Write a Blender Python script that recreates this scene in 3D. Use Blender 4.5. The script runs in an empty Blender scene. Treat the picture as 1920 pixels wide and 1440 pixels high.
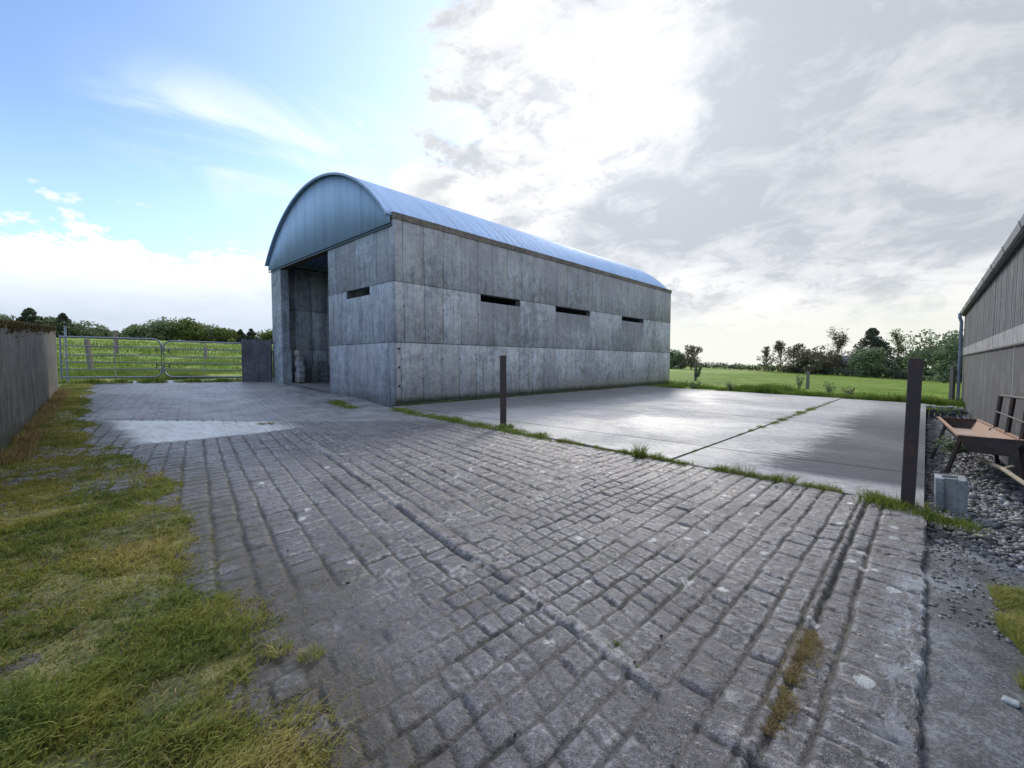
import bpy, math, random
import numpy as np
from mathutils import Vector, Matrix
rnd = random.Random(7); npr = np.random.RandomState(7)
S = bpy.context.scene; C = S.collection
R = math.radians
# ------------------------------------------------------------ camera
cam = bpy.data.cameras.new('camera'); cam.lens = 15.525; cam.sensor_width = 36; cam.clip_start = .05; cam.clip_end = 6000
co = bpy.data.objects.new('camera', cam); C.objects.link(co)
co.location = (0, 0, 0); co.rotation_euler = (R(90-2.77), 0, R(43.2)); S.camera = co
S.render.resolution_x = 1024; S.render.resolution_y = 768
S.view_settings.view_transform = 'Standard'; S.view_settings.look = 'None'
S.view_settings.exposure = 1.12; S.view_settings.gamma = 1
# ------------------------------------------------------------ node helper
class NT:
    def __init__(s, tree): s.t = tree; s.n = tree.nodes; s.l = tree.links
    def node(s, typ, **kw):
        n = s.n.new(typ)
        for k, v in kw.items():
            if k.startswith('i_'):
                key = k[2:]; key = int(key) if key.isdigit() else key.replace('_', ' ')
                s.set(n, key, v)
            else: setattr(n, k, v)
        return n
    def set(s, n, key, v):
        if isinstance(v, bpy.types.NodeSocket): s.l.new(v, n.inputs[key])
        else: n.inputs[key].default_value = v
    def m(s, op, a, b=0.0, c=0.0, clamp=False):
        n = s.n.new('ShaderNodeMath'); n.operation = op; n.use_clamp = clamp
        s.set(n, 0, a); s.set(n, 1, b); s.set(n, 2, c); return n.outputs[0]
    def ss(s, v, a, b, lo=0.0, hi=1.0):
        n = s.n.new('ShaderNodeMapRange'); n.interpolation_type = 'SMOOTHSTEP'
        s.set(n, 0, v)
        for i, q in enumerate((a, b, lo, hi)): s.set(n, i+1, q)
        return n.outputs[0]
    def mix(s, f, a, b, mode='MIX'):
        n = s.n.new('ShaderNodeMix'); n.data_type = 'RGBA'; n.blend_type = mode
        s.set(n, 0, f)
        for i, q in ((6, a), (7, b)):
            if isinstance(q, (tuple, list)) and len(q) == 3: q = (*q, 1)
            s.set(n, i, q)
        return n.outputs[2]
    def noise(s, vec, scale, detail=6, rough=.55, dist=0.0, col=False):
        n = s.n.new('ShaderNodeTexNoise')
        if vec is not None: s.l.new(vec, n.inputs['Vector'])
        s.set(n, 'Scale', scale); s.set(n, 'Detail', detail); s.set(n, 'Roughness', rough); s.set(n, 'Distortion', dist)
        return n.outputs['Color' if col else 'Fac']
    def voro(s, vec, scale, feature='F1', out='Distance', rand=1.0):
        n = s.n.new('ShaderNodeTexVoronoi'); n.feature = feature
        if vec is not None: s.l.new(vec, n.inputs['Vector'])
        s.set(n, 'Scale', scale); s.set(n, 'Randomness', rand); return n.outputs[out]
    def mapv(s, vec, sc=(1,1,1), loc=(0,0,0), rot=(0,0,0)):
        n = s.n.new('ShaderNodeMapping'); s.l.new(vec, n.inputs[0]); n.inputs[1].default_value = loc
        n.inputs[2].default_value = rot; n.inputs[3].default_value = sc; return n.outputs[0]
    def ramp(s, f, stops):
        n = s.n.new('ShaderNodeValToRGB'); s.l.new(f, n.inputs[0]); e = n.color_ramp.elements
        while len(e) < len(stops): e.new(.5)
        for i, (p, c) in enumerate(stops):
            e[i].position = p; e[i].color = (*c, 1) if len(c) == 3 else c
        return n.outputs[0]
    def xyz(s, vec):
        n = s.n.new('ShaderNodeSeparateXYZ'); s.l.new(vec, n.inputs[0]); return n.outputs
    def attr(s, name, out='Fac'):
        n = s.n.new('ShaderNodeAttribute'); n.attribute_name = name; return n.outputs[out]
def material(name):
    m = bpy.data.materials.new(name); m.use_nodes = True; t = NT(m.node_tree)
    return m, t, t.n['Principled BSDF']
def finish(t, b, col=None, rough=None, bump=None, bstr=.3, bdist=.01, metal=None, spec=None, normal=None):
    if col is not None: t.set(b, 'Base Color', (*col, 1) if isinstance(col, (tuple, list)) and len(col) == 3 else col)
    if rough is not None: t.set(b, 'Roughness', rough)
    if metal is not None: t.set(b, 'Metallic', metal)
    if spec is not None: t.set(b, 'Specular IOR Level', spec)
    if bump is not None:
        n = t.n.new('ShaderNodeBump'); t.set(n, 'Strength', bstr); t.set(n, 'Distance', bdist); t.l.new(bump, n.inputs['Height'])
        t.l.new(n.outputs[0], b.inputs['Normal'])
# ------------------------------------------------------------ world
SUN_AZ, SUN_EL = R(-28), R(29)
sdir = Vector((math.sin(SUN_AZ)*math.cos(SUN_EL), math.cos(SUN_AZ)*math.cos(SUN_EL), math.sin(SUN_EL)))
W = bpy.data.worlds.new('World'); S.world = W; W.use_nodes = True
w = NT(W.node_tree); bg = w.n['Background']
sky = w.node('ShaderNodeTexSky', sky_type='NISHITA', sun_disc=False, sun_elevation=SUN_EL, sun_rotation=SUN_AZ)
sky.air_density = 1.0; sky.dust_density = .6; sky.ozone_density = 2.2
tc = w.node('ShaderNodeTexCoord').outputs['Generated']
nv = w.node('ShaderNodeVectorMath', operation='NORMALIZE'); w.l.new(tc, nv.inputs[0]); d = nv.outputs[0]
X, Y, Z = w.xyz(d)
az = w.m('MULTIPLY', w.m('ARCTAN2', X, Y), 57.2958)
el = w.m('MULTIPLY', w.m('ARCSINE', Z), 57.2958)
zz = w.m('ADD', w.m('MAXIMUM', Z, 0), .32)
cb = w.node('ShaderNodeCombineXYZ'); w.l.new(w.m('DIVIDE', X, zz), cb.inputs[0]); w.l.new(w.m('DIVIDE', Y, zz), cb.inputs[1]); w.l.new(w.m('MULTIPLY', Z, 1.5), cb.inputs[2])
P = cb.outputs[0]
n1 = w.noise(P, 1.7, 9, .58, .25); n2 = w.noise(P, 4.5, 9, .66, .5); n3 = w.noise(w.mapv(P, loc=(3, 7, 1)), .95, 4, .5, .2)
nn = w.m('SUBTRACT', w.m('ADD', w.m('MULTIPLY', n1, .6), w.m('MULTIPLY', n2, .4)), .5)     # about +-.2
# main cloud mass: ahead and to the right, its edge leaning over the barn
n4 = w.noise(P, 13, 7, .65, .4)
edge = w.m('ADD', w.m('ADD', w.m('ADD', az, 53.5), w.m('MULTIPLY', nn, 62)), w.m('MULTIPLY', w.m('SUBTRACT', n4, .5), 30))
main = w.m('MULTIPLY', w.ss(edge, -1.5, 5.5), w.ss(w.m('ADD', az, w.m('MULTIPLY', nn, 90)), 118, 92))
# bay of blue biting into the edge
def blob(ca, ce, ra, re, amp=30):
    a = w.m('DIVIDE', w.m('SUBTRACT', az, ca), ra); e = w.m('DIVIDE', w.m('SUBTRACT', el, ce), re)
    q = w.m('SQRT', w.m('ADD', w.m('MULTIPLY', a, a), w.m('MULTIPLY', e, e)))
    return w.ss(w.m('ADD', q, w.m('MULTIPLY', nn, amp/12)), 1.1, .75)
main = w.m('MULTIPLY', main, w.m('SUBTRACT', 1.0, w.m('MULTIPLY', blob(-49.5, 27.5, 4.5, 2.6), .75)))
main = w.m('MAXIMUM', main, blob(-51.5, 20, 6, 4))
bank = w.ss(w.m('ADD', w.m('ADD', w.m('SUBTRACT', 12.0, el), w.m('MULTIPLY', nn, 24)), w.m('MULTIPLY', w.m('SUBTRACT', n4, .5), 7)), -.5, .8)
bank = w.m('MULTIPLY', bank, w.ss(az, -44, -58))
far = w.m('MULTIPLY', w.ss(w.m('ADD', n3, w.m('MULTIPLY', nn, .6)), .42, .58), w.ss(az, -100, -118))
back = w.m('MULTIPLY', w.ss(w.m('ADD', n3, w.m('MULTIPLY', nn, .6)), .40, .56), w.ss(az, 100, 125))
mask = w.m('MAXIMUM', w.m('MAXIMUM', main, bank), w.m('MAXIMUM', far, back))
# cirrus veil left of the barn
cw = w.noise(w.mapv(P, (2.2, .8, 1), rot=(0, 0, R(35))), 2.2, 7, .62, .8)
cir = w.m('MULTIPLY', w.ss(cw, .42, .72), w.m('MULTIPLY', w.m('MULTIPLY', w.ss(el, 14, 20), w.ss(el, 30, 24)), w.m('MULTIPLY', w.ss(az, -90, -76), w.ss(az, -50, -60))))
mask = w.m('MAXIMUM', mask, w.m('MULTIPLY', cir, .75))
mask = w.m('MAXIMUM', mask, w.m('MULTIPLY', w.ss(el, 40, 54), w.ss(w.m('ADD', n3, nn), .36, .55)))  # overhead cloud out of view, added to light level surfaces
# density of the cloud: thick parts grey, thin parts white
dn = w.m('ADD', w.m('ADD', w.m('MULTIPLY', n1, .55), w.m('MULTIPLY', n2, .25)), w.m('MULTIPLY', n3, .6))    # ~.7
greyzone = w.m('MULTIPLY', w.ss(az, -32, -12), w.ss(el, 5, 14))
g2 = blob(-27, 16, 9, 6, 14)
thick = w.m('ADD', w.m('ADD', w.ss(w.m('ADD', dn, w.m('MULTIPLY', w.m('SUBTRACT', n2, .5), .25)), .56, .92), w.m('MULTIPLY', greyzone, .55)), w.m('MULTIPLY', g2, .35), clamp=True)
sd = w.node('ShaderNodeVectorMath', operation='DOT_PRODUCT'); w.l.new(d, sd.inputs[0]); sd.inputs[1].default_value = sdir
sunness = w.m('POWER', w.m('MAXIMUM', sd.outputs['Value'], 0), 10)
core = w.m('POWER', w.m('MAXIMUM', sd.outputs['Value'], 0), 45)
mott = w.ss(w.m('ADD', w.m('MULTIPLY', n2, .55), w.m('MULTIPLY', n4, .45)), .49, .60)
thick = w.m('ADD', thick, w.m('MULTIPLY', w.m('MULTIPLY', mott, .55), w.m('MULTIPLY', w.ss(az, -62, -50), w.m('SUBTRACT', 1.0, thick))), clamp=True)
thick = w.m('MULTIPLY', thick, w.m('SUBTRACT', 1.0, w.m('MULTIPLY', w.m('MULTIPLY', w.ss(az, -56, -66), w.ss(az, -110, -98)), .6)))
ccol = w.mix(thick, (1.0, 1.0, 1.0), (.53, .57, .63))
lowwarm = w.ss(el, 9, 2)
ccol = w.mix(w.m('MULTIPLY', lowwarm, w.ss(az, -60, -30)), ccol, (.92, .93, .86))
bri = w.m('ADD', w.m('ADD', .465, w.m('MULTIPLY', sunness, .07)), w.m('MULTIPLY', core, .07))
backz = w.m('MAXIMUM', w.ss(az, -100, -125), w.ss(az, 95, 120)); bri = w.m('MULTIPLY', bri, w.m('ADD', w.m('ADD', 1.0, w.m('MULTIPLY', backz, .85)), w.ss(el, 40, 56, 0, 1.25)))  # unseen sky behind and overhead brightened to lift walls and ground
lb = w.m('MULTIPLY', w.ss(az, -55, -75), w.ss(el, 10, 3))
ccol = w.mix(w.m('MULTIPLY', lb, .55), ccol, (.56, .65, .76))
bz = w.m('MULTIPLY', w.ss(az, -58, -66), w.ss(az, -110, -98)); bri = w.m('MULTIPLY', bri, w.m('ADD', 1.0, w.m('MULTIPLY', bz, w.ss(el, 4, 11, .02, .24)))); ccol = w.mix(bz, ccol, (.92, .97, 1.05), 'MULTIPLY')
ccol = w.mix(backz, ccol, (.80, .92, 1.12), 'MULTIPLY')
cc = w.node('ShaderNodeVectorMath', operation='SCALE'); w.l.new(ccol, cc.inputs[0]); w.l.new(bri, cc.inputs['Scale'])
sc = w.node('ShaderNodeVectorMath', operation='SCALE'); w.l.new(sky.outputs[0], sc.inputs[0]); sc.inputs['Scale'].default_value = .098
tint = w.mix(1.0, sc.outputs[0], (.98, 1.02, 1.10), 'MULTIPLY')
tint = w.mix(w.m('MULTIPLY', w.m('MULTIPLY', w.ss(az, -92, -54), w.ss(az, 100, 40)), .24), tint, (.56, .70, .86))
tint = w.mix(w.ss(el, 24, 8, 0, .28), tint, (.42, .58, .84))
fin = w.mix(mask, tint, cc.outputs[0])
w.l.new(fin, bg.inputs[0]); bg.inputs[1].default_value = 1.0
W.cycles.sampling_method = 'MANUAL'; W.cycles.sample_map_resolution = 512
sl = bpy.data.lights.new('sun', 'SUN'); sl.energy = 1.0; sl.angle = R(9); sl.color = (1, .95, .86)
so = bpy.data.objects.new('sun', sl); C.objects.link(so); so.rotation_euler = (-sdir).to_track_quat('-Z', 'Y').to_euler()
so.location = (0, 0, 30)
# ------------------------------------------------------------ mesh helpers
class MB:
    def __init__(s): s.v = []; s.f = []
    def add(s, v, f): o = len(s.v); s.v += [tuple(q) for q in v]; s.f += [tuple(i+o for i in q) for q in f]; return s
    def box(s, x0, x1, y0, y1, z0, z1):
        v = [(x, y, z) for z in (z0, z1) for y in (y0, y1) for x in (x0, x1)]
        return s.add(v, [(0,2,3,1),(4,5,7,6),(0,1,5,4),(2,6,7,3),(0,4,6,2),(1,3,7,5)])
    def hexa(s, b, t):       # two quads (bottom, top), same winding
        return s.add(list(b)+list(t), [(3,2,1,0),(4,5,6,7),(0,1,5,4),(1,2,6,5),(2,3,7,6),(3,0,4,7)])
    def tube(s, pts, rad, n=8, cap=True):
        pts = [Vector(p) for p in pts]
        if not isinstance(rad, (list, tuple)): rad = [rad]*len(pts)
        rings = []
        for i, p in enumerate(pts):
            dr = (pts[min(i+1, len(pts)-1)]-pts[max(i-1, 0)]).normalized()
            a = dr.cross(Vector((0, 0, 1)))
            if a.length < 1e-3: a = dr.cross(Vector((1, 0, 0)))
            a.normalize(); b = dr.cross(a)
            rings.append([p+(a*math.cos(2*math.pi*k/n)+b*math.sin(2*math.pi*k/n))*rad[i] for k in range(n)])
        v = [q for r_ in rings for q in r_]; f = []
        for i in range(len(pts)-1):
            for k in range(n): f.append((i*n+k, i*n+(k+1) % n, (i+1)*n+(k+1) % n, (i+1)*n+k))
        if cap: f.append(tuple(range(n))[::-1]); f.append(tuple((len(pts)-1)*n+k for k in range(n)))
        return s.add(v, f)
    def bar(s, a, b, w_, h_, up=(0,0,1)):
        a = Vector(a); b = Vector(b); dr = (b-a).normalized(); u = Vector(up)
        x = dr.cross(u).normalized(); y = x.cross(dr).normalized()
        q = lambda p: [p-x*w_/2-y*h_/2, p+x*w_/2-y*h_/2, p+x*w_/2+y*h_/2, p-x*w_/2+y*h_/2]
        return s.hexa(q(a), q(b))
    def build(s, name, mat, parent=None, origin=None, bevel=0, smooth=False, kind=None):
        me = bpy.data.meshes.new(name); o0 = Vector(origin) if origin else (Vector(parent.location) if parent else Vector((0, 0, 0)))
        if parent and parent.parent and not origin: o0 = Vector(parent['wo']) if 'wo' in parent else o0
        me.from_pydata([tuple(Vector(q)-o0) for q in s.v], [], s.f); me.materials.append(mat)
        if smooth: me.polygons.foreach_set('use_smooth', [True]*len(me.polygons))
        me.update(); ob = bpy.data.objects.new(name, me); C.objects.link(ob)
        if parent: ob.parent = parent
        else: ob.location = o0
        if bevel:
            md = ob.modifiers.new('bevel', 'BEVEL'); md.width = bevel; md.segments = 2; md.limit_method = 'ANGLE'
        if kind: ob['kind'] = kind
        return ob
def fastmesh(name, V, F, mat, attrs=None, smooth=False, kind=None, parent=None, uv=None):
    me = bpy.data.meshes.new(name); V = np.asarray(V, np.float32); F = np.asarray(F, np.int32); k = F.shape[1]
    me.vertices.add(len(V)); me.vertices.foreach_set('co', V.ravel())
    me.loops.add(F.size); me.loops.foreach_set('vertex_index', F.ravel())
    me.polygons.add(len(F)); me.polygons.foreach_set('loop_start', np.arange(0, F.size, k, dtype=np.int32))
    try: me.polygons.foreach_set('loop_total', np.full(len(F), k, np.int32))
    except Exception: pass
    if smooth: me.polygons.foreach_set('use_smooth', np.ones(len(F), bool))
    me.update(calc_edges=True)
    for n_, a in (attrs or {}).items():
        at = me.attributes.new(n_, 'FLOAT', 'POINT'); at.data.foreach_set('value', np.asarray(a, np.float32).ravel())
    me.materials.append(mat); o = bpy.data.objects.new(name, me); C.objects.link(o)
    if kind: o['kind'] = kind
    if parent: o.parent = parent
    return o
def gridmesh(name, xs, ys, zf, mat, attrs=None, kind='structure', smooth=True):
    XX, YY = np.meshgrid(xs, ys); r_ = zf(XX, YY); at = {}
    if isinstance(r_, tuple): ZZ, at = r_
    else: ZZ = r_
    V = np.stack([XX.ravel(), YY.ravel(), ZZ.ravel()], 1); nx = len(xs); ny = len(ys)
    i = (np.arange(ny-1)[:, None]*nx+np.arange(nx-1)[None, :]).ravel()
    F = np.stack([i, i+1, i+nx+1, i+nx], 1)
    return fastmesh(name, V, F, mat, {k: v.ravel() for k, v in at.items()}, smooth, kind)
def thing(name, label, cat, loc=(0,0,0), rz=0, group=None):
    o = bpy.data.objects.new(name, None); C.objects.link(o); o.location = loc; o.rotation_euler = (0, 0, rz)
    o.empty_display_size = .2; tag(o, label, cat, group); return o
def tag(o, label, cat, group=None, kind=None):
    if label: o['label'] = label
    if cat: o['category'] = cat
    if group: o['group'] = group
    if kind: o['kind'] = kind
    return o
# value noise in numpy
def hsh(ix, iy, s=0):
    h = (ix.astype(np.int64)*374761393+iy.astype(np.int64)*668265263+s*1442695041) & 0x7fffffff
    h = ((h ^ (h >> 13))*1274126177) & 0x7fffffff
    return ((h ^ (h >> 16)) & 0xffff)/65535.
def vn(x, y, s=0):
    ix = np.floor(x); iy = np.floor(y); fx = x-ix; fy = y-iy; fx = fx*fx*(3-2*fx); fy = fy*fy*(3-2*fy)
    a = hsh(ix, iy, s); b = hsh(ix+1, iy, s); c = hsh(ix, iy+1, s); d_ = hsh(ix+1, iy+1, s)
    return (a*(1-fx)+b*fx)*(1-fy)+(c*(1-fx)+d_*fx)*fy
def fbm(x, y, o=4, s=0):
    t = 0; a = .5; q = 0
    for i in range(o): t = t+a*vn(x*2**i, y*2**i, s+i*17); q += a; a *= .55
    return t/q
def sst(x, a, b): t = np.clip((x-a)/(b-a), 0, 1); return t*t*(3-2*t)
# ------------------------------------------------------------ ground heights
def G(x, y):
    x = np.asarray(x, float); y = np.asarray(y, float)
    near = -1.25+.042*np.clip(-9-x, 0, 13)+.056*np.clip(-22-x, 0, 100)
    near = near-.18*np.clip((x+9)/9, 0, 1.3)*np.clip((y-5)/16, 0, 1)
    farz = -2.6-.033*np.clip(x, -125, 60)
    t = sst(y, 21, 95)*sst(x, -140, -60)
    return near*(1-t)+farz*t
def g1(x, y): return float(G(x, y))
def lawn_edge(x):
    xp = [-30, -22, -17.7, -14.5, -10.4, -8.3, -6.29, -4.38, -3.1, -2.25, -1.39, -.9, 0]
    yp = [1.6, 1.4, 1.15, .9, .66, .82, 1.12, .96, .72, .84, .74, .5, -.6]
    return np.interp(x, xp, yp)
exec_after = []
# ------------------------------------------------------------ materials: ground
def m_cobble():
    m, t, b = material('stamped_concrete'); pos = t.node('ShaderNodeNewGeometry').outputs['Position']
    x, y, z = t.xyz(pos)
    big = t.noise(pos, .55, 5, .6); mid = t.noise(pos, 3.2, 6, .65); fine = t.noise(pos, 60, 4, .7); grit = t.noise(pos, 190, 3, .7)
    cav = t.attr('cavity'); cell = t.attr('cell')
    c = t.ramp(t.m('ADD', t.m('MULTIPLY', mid, .6), t.m('MULTIPLY', big, .4)), [(.42, (.040, .037, .050)), (.5, (.074, .069, .088)), (.58, (.122, .115, .138))])
    c = t.mix(t.m('MULTIPLY', cell, .4), c, (.115, .109, .125))
    c = t.mix(t.ss(grit, .46, .60), c, t.mix(.5, c, (.33, .315, .34)))
    c = t.mix(t.ss(fine, .53, .42, 0, .65), c, (.045, .042, .04)); g2_ = t.noise(pos, 28, 5, .75); c = t.mix(t.ss(g2_, .50, .40, 0, .5), c, (.03, .028, .028)); c = t.mix(t.ss(g2_, .56, .68, 0, .4), c, (.22, .21, .21))
    c = t.mix(t.m('MULTIPLY', cav, t.ss(mid, .3, .6, .75, 1)), c, (.022, .020, .018))
    we = t.m('MULTIPLY', t.attr('edge'), t.ss(t.noise(pos, 2.6, 6, .7), .44, .58)); c = t.mix(t.m('MULTIPLY', t.m('MULTIPLY', we, .75), t.ss(g2_, .42, .54)), c, (.38, .37, .38))
    # lichen: pale ragged spots, more of them towards the yard edge
    spot = t.ss(t.voro(t.mapv(pos, (1, 1, .2)), 5.0), .20, .13)
    pick = t.voro(t.mapv(pos, (1, 1, .2)), 5.0, out='Color'); px = t.xyz(pick)[0]
    zone = t.m('MULTIPLY', t.ss(t.m('ADD', y, t.m('MULTIPLY', big, 2.0)), 2.2, 5.0, .0, .75), t.ss(x, -7, -4.0))
    zone = t.m('ADD', t.m('ADD', zone, .05), t.m('MULTIPLY', t.ss(x, -.36, -.30), .3))
    spot = t.m('MULTIPLY', t.m('MULTIPLY', spot, t.m('LESS_THAN', px, zone)), t.ss(t.noise(pos, 26, 4, .7), .38, .52))
    c = t.mix(t.m('MULTIPLY', spot, .8), c, (.52, .53, .53))
    # worn white scrapes in places
    scr = t.m('MULTIPLY', t.ss(t.noise(pos, 9, 7, .75), .60, .68), t.m('SUBTRACT', 1.0, cav))
    c = t.mix(t.m('MULTIPLY', scr, .55), c, (.36, .35, .345))
    # moss tint in places
    moss = t.m('MULTIPLY', t.ss(t.noise(t.mapv(pos, loc=(4, 2, 0)), 1.7, 6, .7), .58, .72), t.m('ADD', .05, t.m('MULTIPLY', cav, .6)))
    c = t.mix(moss, c, (.07, .075, .025))
    # smooth pale apron patches near the barn
    ap = t.attr('apron'); pw = t.attr('pale')
    c = t.mix(t.m('MULTIPLY', ap, .7), c, t.ramp(t.noise(pos, 1.6, 6, .6), [(.35, (.12, .125, .14)), (.65, (.24, .25, .27))]))
    c = t.mix(t.m('MULTIPLY', pw, .9), c, t.ramp(t.noise(t.mapv(pos, (1, 5, 1)), 2.2, 5, .6), [(.3, (.30, .31, .33)), (.6, (.46, .48, .50))]))
    ws = t.m('MULTIPLY', t.m('MULTIPLY', t.ss(x, -.16, -.01), t.m('MULTIPLY', t.ss(y, 1.6, 2.2), t.ss(y, 4.0, 3.2))), t.ss(t.noise(t.mapv(pos, (3, 1, 1)), 5, 7, .75), .45, .58)); c = t.mix(t.m('MULTIPLY', ws, .7), c, (.34, .37, .42))
    dr = t.m('MULTIPLY', t.attr('dirt'), t.ss(t.noise(pos, 5, 7, .7), .30, .50)); c = t.mix(t.m('MULTIPLY', dr, .8), c, t.mix(fine, (.022, .018, .014), (.05, .042, .024)))
    rg = t.ramp(t.m('ADD', t.m('MULTIPLY', big, .5), t.m('MULTIPLY', mid, .5)), [(.42, (.24,)*3), (.58, (.52,)*3)])
    rg = t.m('ADD', rg, t.m('MULTIPLY', cav, .25))
    h = t.m('ADD', t.m('MULTIPLY', fine, .7), t.m('MULTIPLY', grit, .45)); h = t.m('ADD', h, t.m('MULTIPLY', t.noise(pos, 22, 5, .7), 1.1))
    finish(t, b, c, rg, h, 1.0, .013, spec=.5); return m
def m_yard():
    m, t, b = material('brushed_concrete'); pos = t.node('ShaderNodeNewGeometry').outputs['Position']
    x, y, z = t.xyz(pos)
    st = t.noise(t.mapv(pos, (.6, 9, 1), rot=(0, 0, R(4))), 2.4, 7, .7, .2); br = t.noise(t.mapv(pos, (1.2, 60, 1), rot=(0, 0, R(4))), 1.6, 4, .7)
    big = t.noise(pos, .33, 6, .6, .4); mid = t.noise(pos, 2.1, 7, .68); fine = t.noise(pos, 55, 5, .7)
    c = t.ramp(t.m('ADD', t.m('MULTIPLY', mid, .5), t.m('MULTIPLY', st, .5)), [(.42, (.18, .176, .186)), (.5, (.27, .266, .275)), (.58, (.38, .377, .38))])
    c = t.mix(t.ss(fine, .42, .58, 0, .4), c, (.42, .41, .41)); s12 = t.noise(t.mapv(pos, (1, 2.2, 1)), 13, 7, .75); c = t.mix(t.ss(s12, .50, .38, 0, .6), c, (.09, .088, .095)); c = t.mix(t.ss(s12, .56, .66, 0, .5), c, (.46, .455, .45))
    c = t.mix(t.ss(fine, .62, .72, 0, .5), c, (.08, .075, .07))
    # damp stain on the right-hand bay with a raked edge; along the barn, its shade and dark reflection painted in
    dx = t.m('ADD', x, t.m('MULTIPLY', t.m('SUBTRACT', st, .5), 2.6)); dx = t.m('ADD', dx, t.m('MULTIPLY', t.m('SUBTRACT', big, .5), 1.2))
    damp_shade = t.m('MULTIPLY', t.ss(dx, -1.38, -1.20), t.ss(t.m('ADD', y, t.m('MULTIPLY', mid, .5)), 5.95, 6.3))
    damp_shade = t.m('MULTIPLY', damp_shade, t.ss(t.m('ADD', y, t.m('MULTIPLY', big, 6)), 21, 15, .35, 1))
    barn_shade = t.ss(t.m('ADD', x, t.m('MULTIPLY', t.m('SUBTRACT', big, .5), 3)), -6.9, -9.0)
    damp_shade = t.m('MAXIMUM', damp_shade, t.m('MULTIPLY', barn_shade, .8))
    c = t.mix(t.m('MULTIPLY', damp_shade, .85), c, (.055, .056, .065))
    # transverse bay joints and cracks
    jn = t.m('ABSOLUTE', t.m('SUBTRACT', t.m('FRACT', t.m('DIVIDE', t.m('ADD', y, t.m('MULTIPLY', mid, .15)), 4.7)), .45))
    jl = t.ss(jn, .010, .004)
    wv = t.noise(t.mapv(pos, loc=(9, 3, 0)), .8, 5, .6, col=True)
    vm = t.node('ShaderNodeVectorMath', operation='MULTIPLY_ADD'); t.l.new(wv, vm.inputs[0]); vm.inputs[1].default_value = (1.6, 1.6, 0); t.l.new(pos, vm.inputs[2])
    cr = t.ss(t.voro(vm.outputs[0], .22, 'DISTANCE_TO_EDGE'), .010, .002)
    c = t.mix(t.m('MULTIPLY', t.m('MAXIMUM', jl, t.m('MULTIPLY', cr, t.ss(mid, .5, .6, 0, .5))), .8), c, (.03, .03, .025))
    rg = t.ramp(t.m('ADD', t.m('MULTIPLY', big, .55), t.m('MULTIPLY', st, .45)), [(.42, (.36,)*3), (.50, (.60,)*3), (.58, (.82,)*3)])
    rg = t.m('ADD', rg, t.m('MULTIPLY', damp_shade, .35)); cool = t.m('MULTIPLY', t.ss(st, .52, .60), t.ss(mid, .47, .56)); c = t.mix(t.m('MULTIPLY', cool, .7), c, (.085, .083, .092))
    h = t.m('ADD', t.m('MULTIPLY', br, .5), t.m('MULTIPLY', fine, .35)); h = t.m('SUBTRACT', h, t.m('MULTIPLY', jl, 1.2))
    h = t.m('ADD', h, t.m('MULTIPLY', st, 1.3)); h = t.m('ADD', h, t.m('MULTIPLY', s12, 1.3))
    finish(t, b, c, rg, h, .9, .012, spec=.4); return m
def m_soil(name='dirt', cols=((.05, .043, .034), (.10, .09, .07), (.15, .15, .14))):
    m, t, b = material(name); pos = t.node('ShaderNodeNewGeometry').outputs['Position']
    a = t.noise(pos, 3, 8, .7); f_ = t.noise(pos, 70, 4, .7)
    c = t.ramp(t.m('ADD', t.m('MULTIPLY', a, .6), t.m('MULTIPLY', f_, .4)), [(.41, cols[0]), (.5, cols[1]), (.59, cols[2])])
    finish(t, b, c, .8, t.m('ADD', f_, a), .8, .012); return m
def m_field():
    m, t, b = material('field_grass'); pos = t.node('ShaderNodeNewGeometry').outputs['Position']
    x, y, z = t.xyz(pos)
    a = t.noise(pos, .09, 6, .6); c1 = t.noise(pos, .9, 7, .7); f_ = t.noise(pos, 9, 5, .75)
    rp = t.ramp(t.m('ADD', t.m('MULTIPLY', c1, .6), t.m('MULTIPLY', f_, .4)), [(.42, (.055, .10, .012)), (.5, (.105, .17, .022)), (.58, (.17, .235, .04))])
    lf = t.ramp(t.m('ADD', t.m('MULTIPLY', t.noise(pos, .35, 6, .65), .6), t.m('MULTIPLY', c1, .4)), [(.42, (.075, .14, .02)), (.5, (.17, .25, .045)), (.58, (.30, .30, .12))])
    c = t.mix(t.ss(x, -18, -24), rp, lf)
    c = t.mix(t.ss(a, .47, .6, 0, .45), c, (.15, .175, .05)); c = t.mix(t.ss(t.noise(t.mapv(pos, (.3, 1, 1)), .22, 6, .7), .53, .62, 0, .45), c, (.07, .10, .02))
    h = t.m('ADD', f_, t.m('MULTIPLY', c1, 2)); finish(t, b, c, .75, h, .5, .05, spec=.03); return m
def m_blade(name, stops, trans=.35):
    m, t, b = material(name); r_ = t.attr('rand'); pos = t.node('ShaderNodeNewGeometry').outputs['Position']
    pn = t.noise(pos, 1.6, 5, .6)
    c = t.ramp(t.m('ADD', t.m('MULTIPLY', r_, .55), t.m('MULTIPLY', pn, .5), clamp=True), stops)
    finish(t, b, c, .6, spec=.3)
    tr = t.node('ShaderNodeBsdfTranslucent'); t.l.new(c, tr.inputs[0]); mx = t.node('ShaderNodeMixShader'); mx.inputs[0].default_value = trans
    out = t.n['Material Output']; t.l.new(b.outputs[0], mx.inputs[1]); t.l.new(tr.outputs[0], mx.inputs[2]); t.l.new(mx.outputs[0], out.inputs[0]); return m
M_cob = m_cobble(); M_yard = m_yard(); M_dirt = m_soil(); M_field = m_field()
M_lawnsoil = m_soil('lawn_thatch', ((.030, .030, .014), (.085, .09, .025), (.17, .16, .05)))
M_grit = m_soil('gravel_bed', ((.05, .05, .055), (.10, .10, .11), (.19, .19, .21)))
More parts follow.
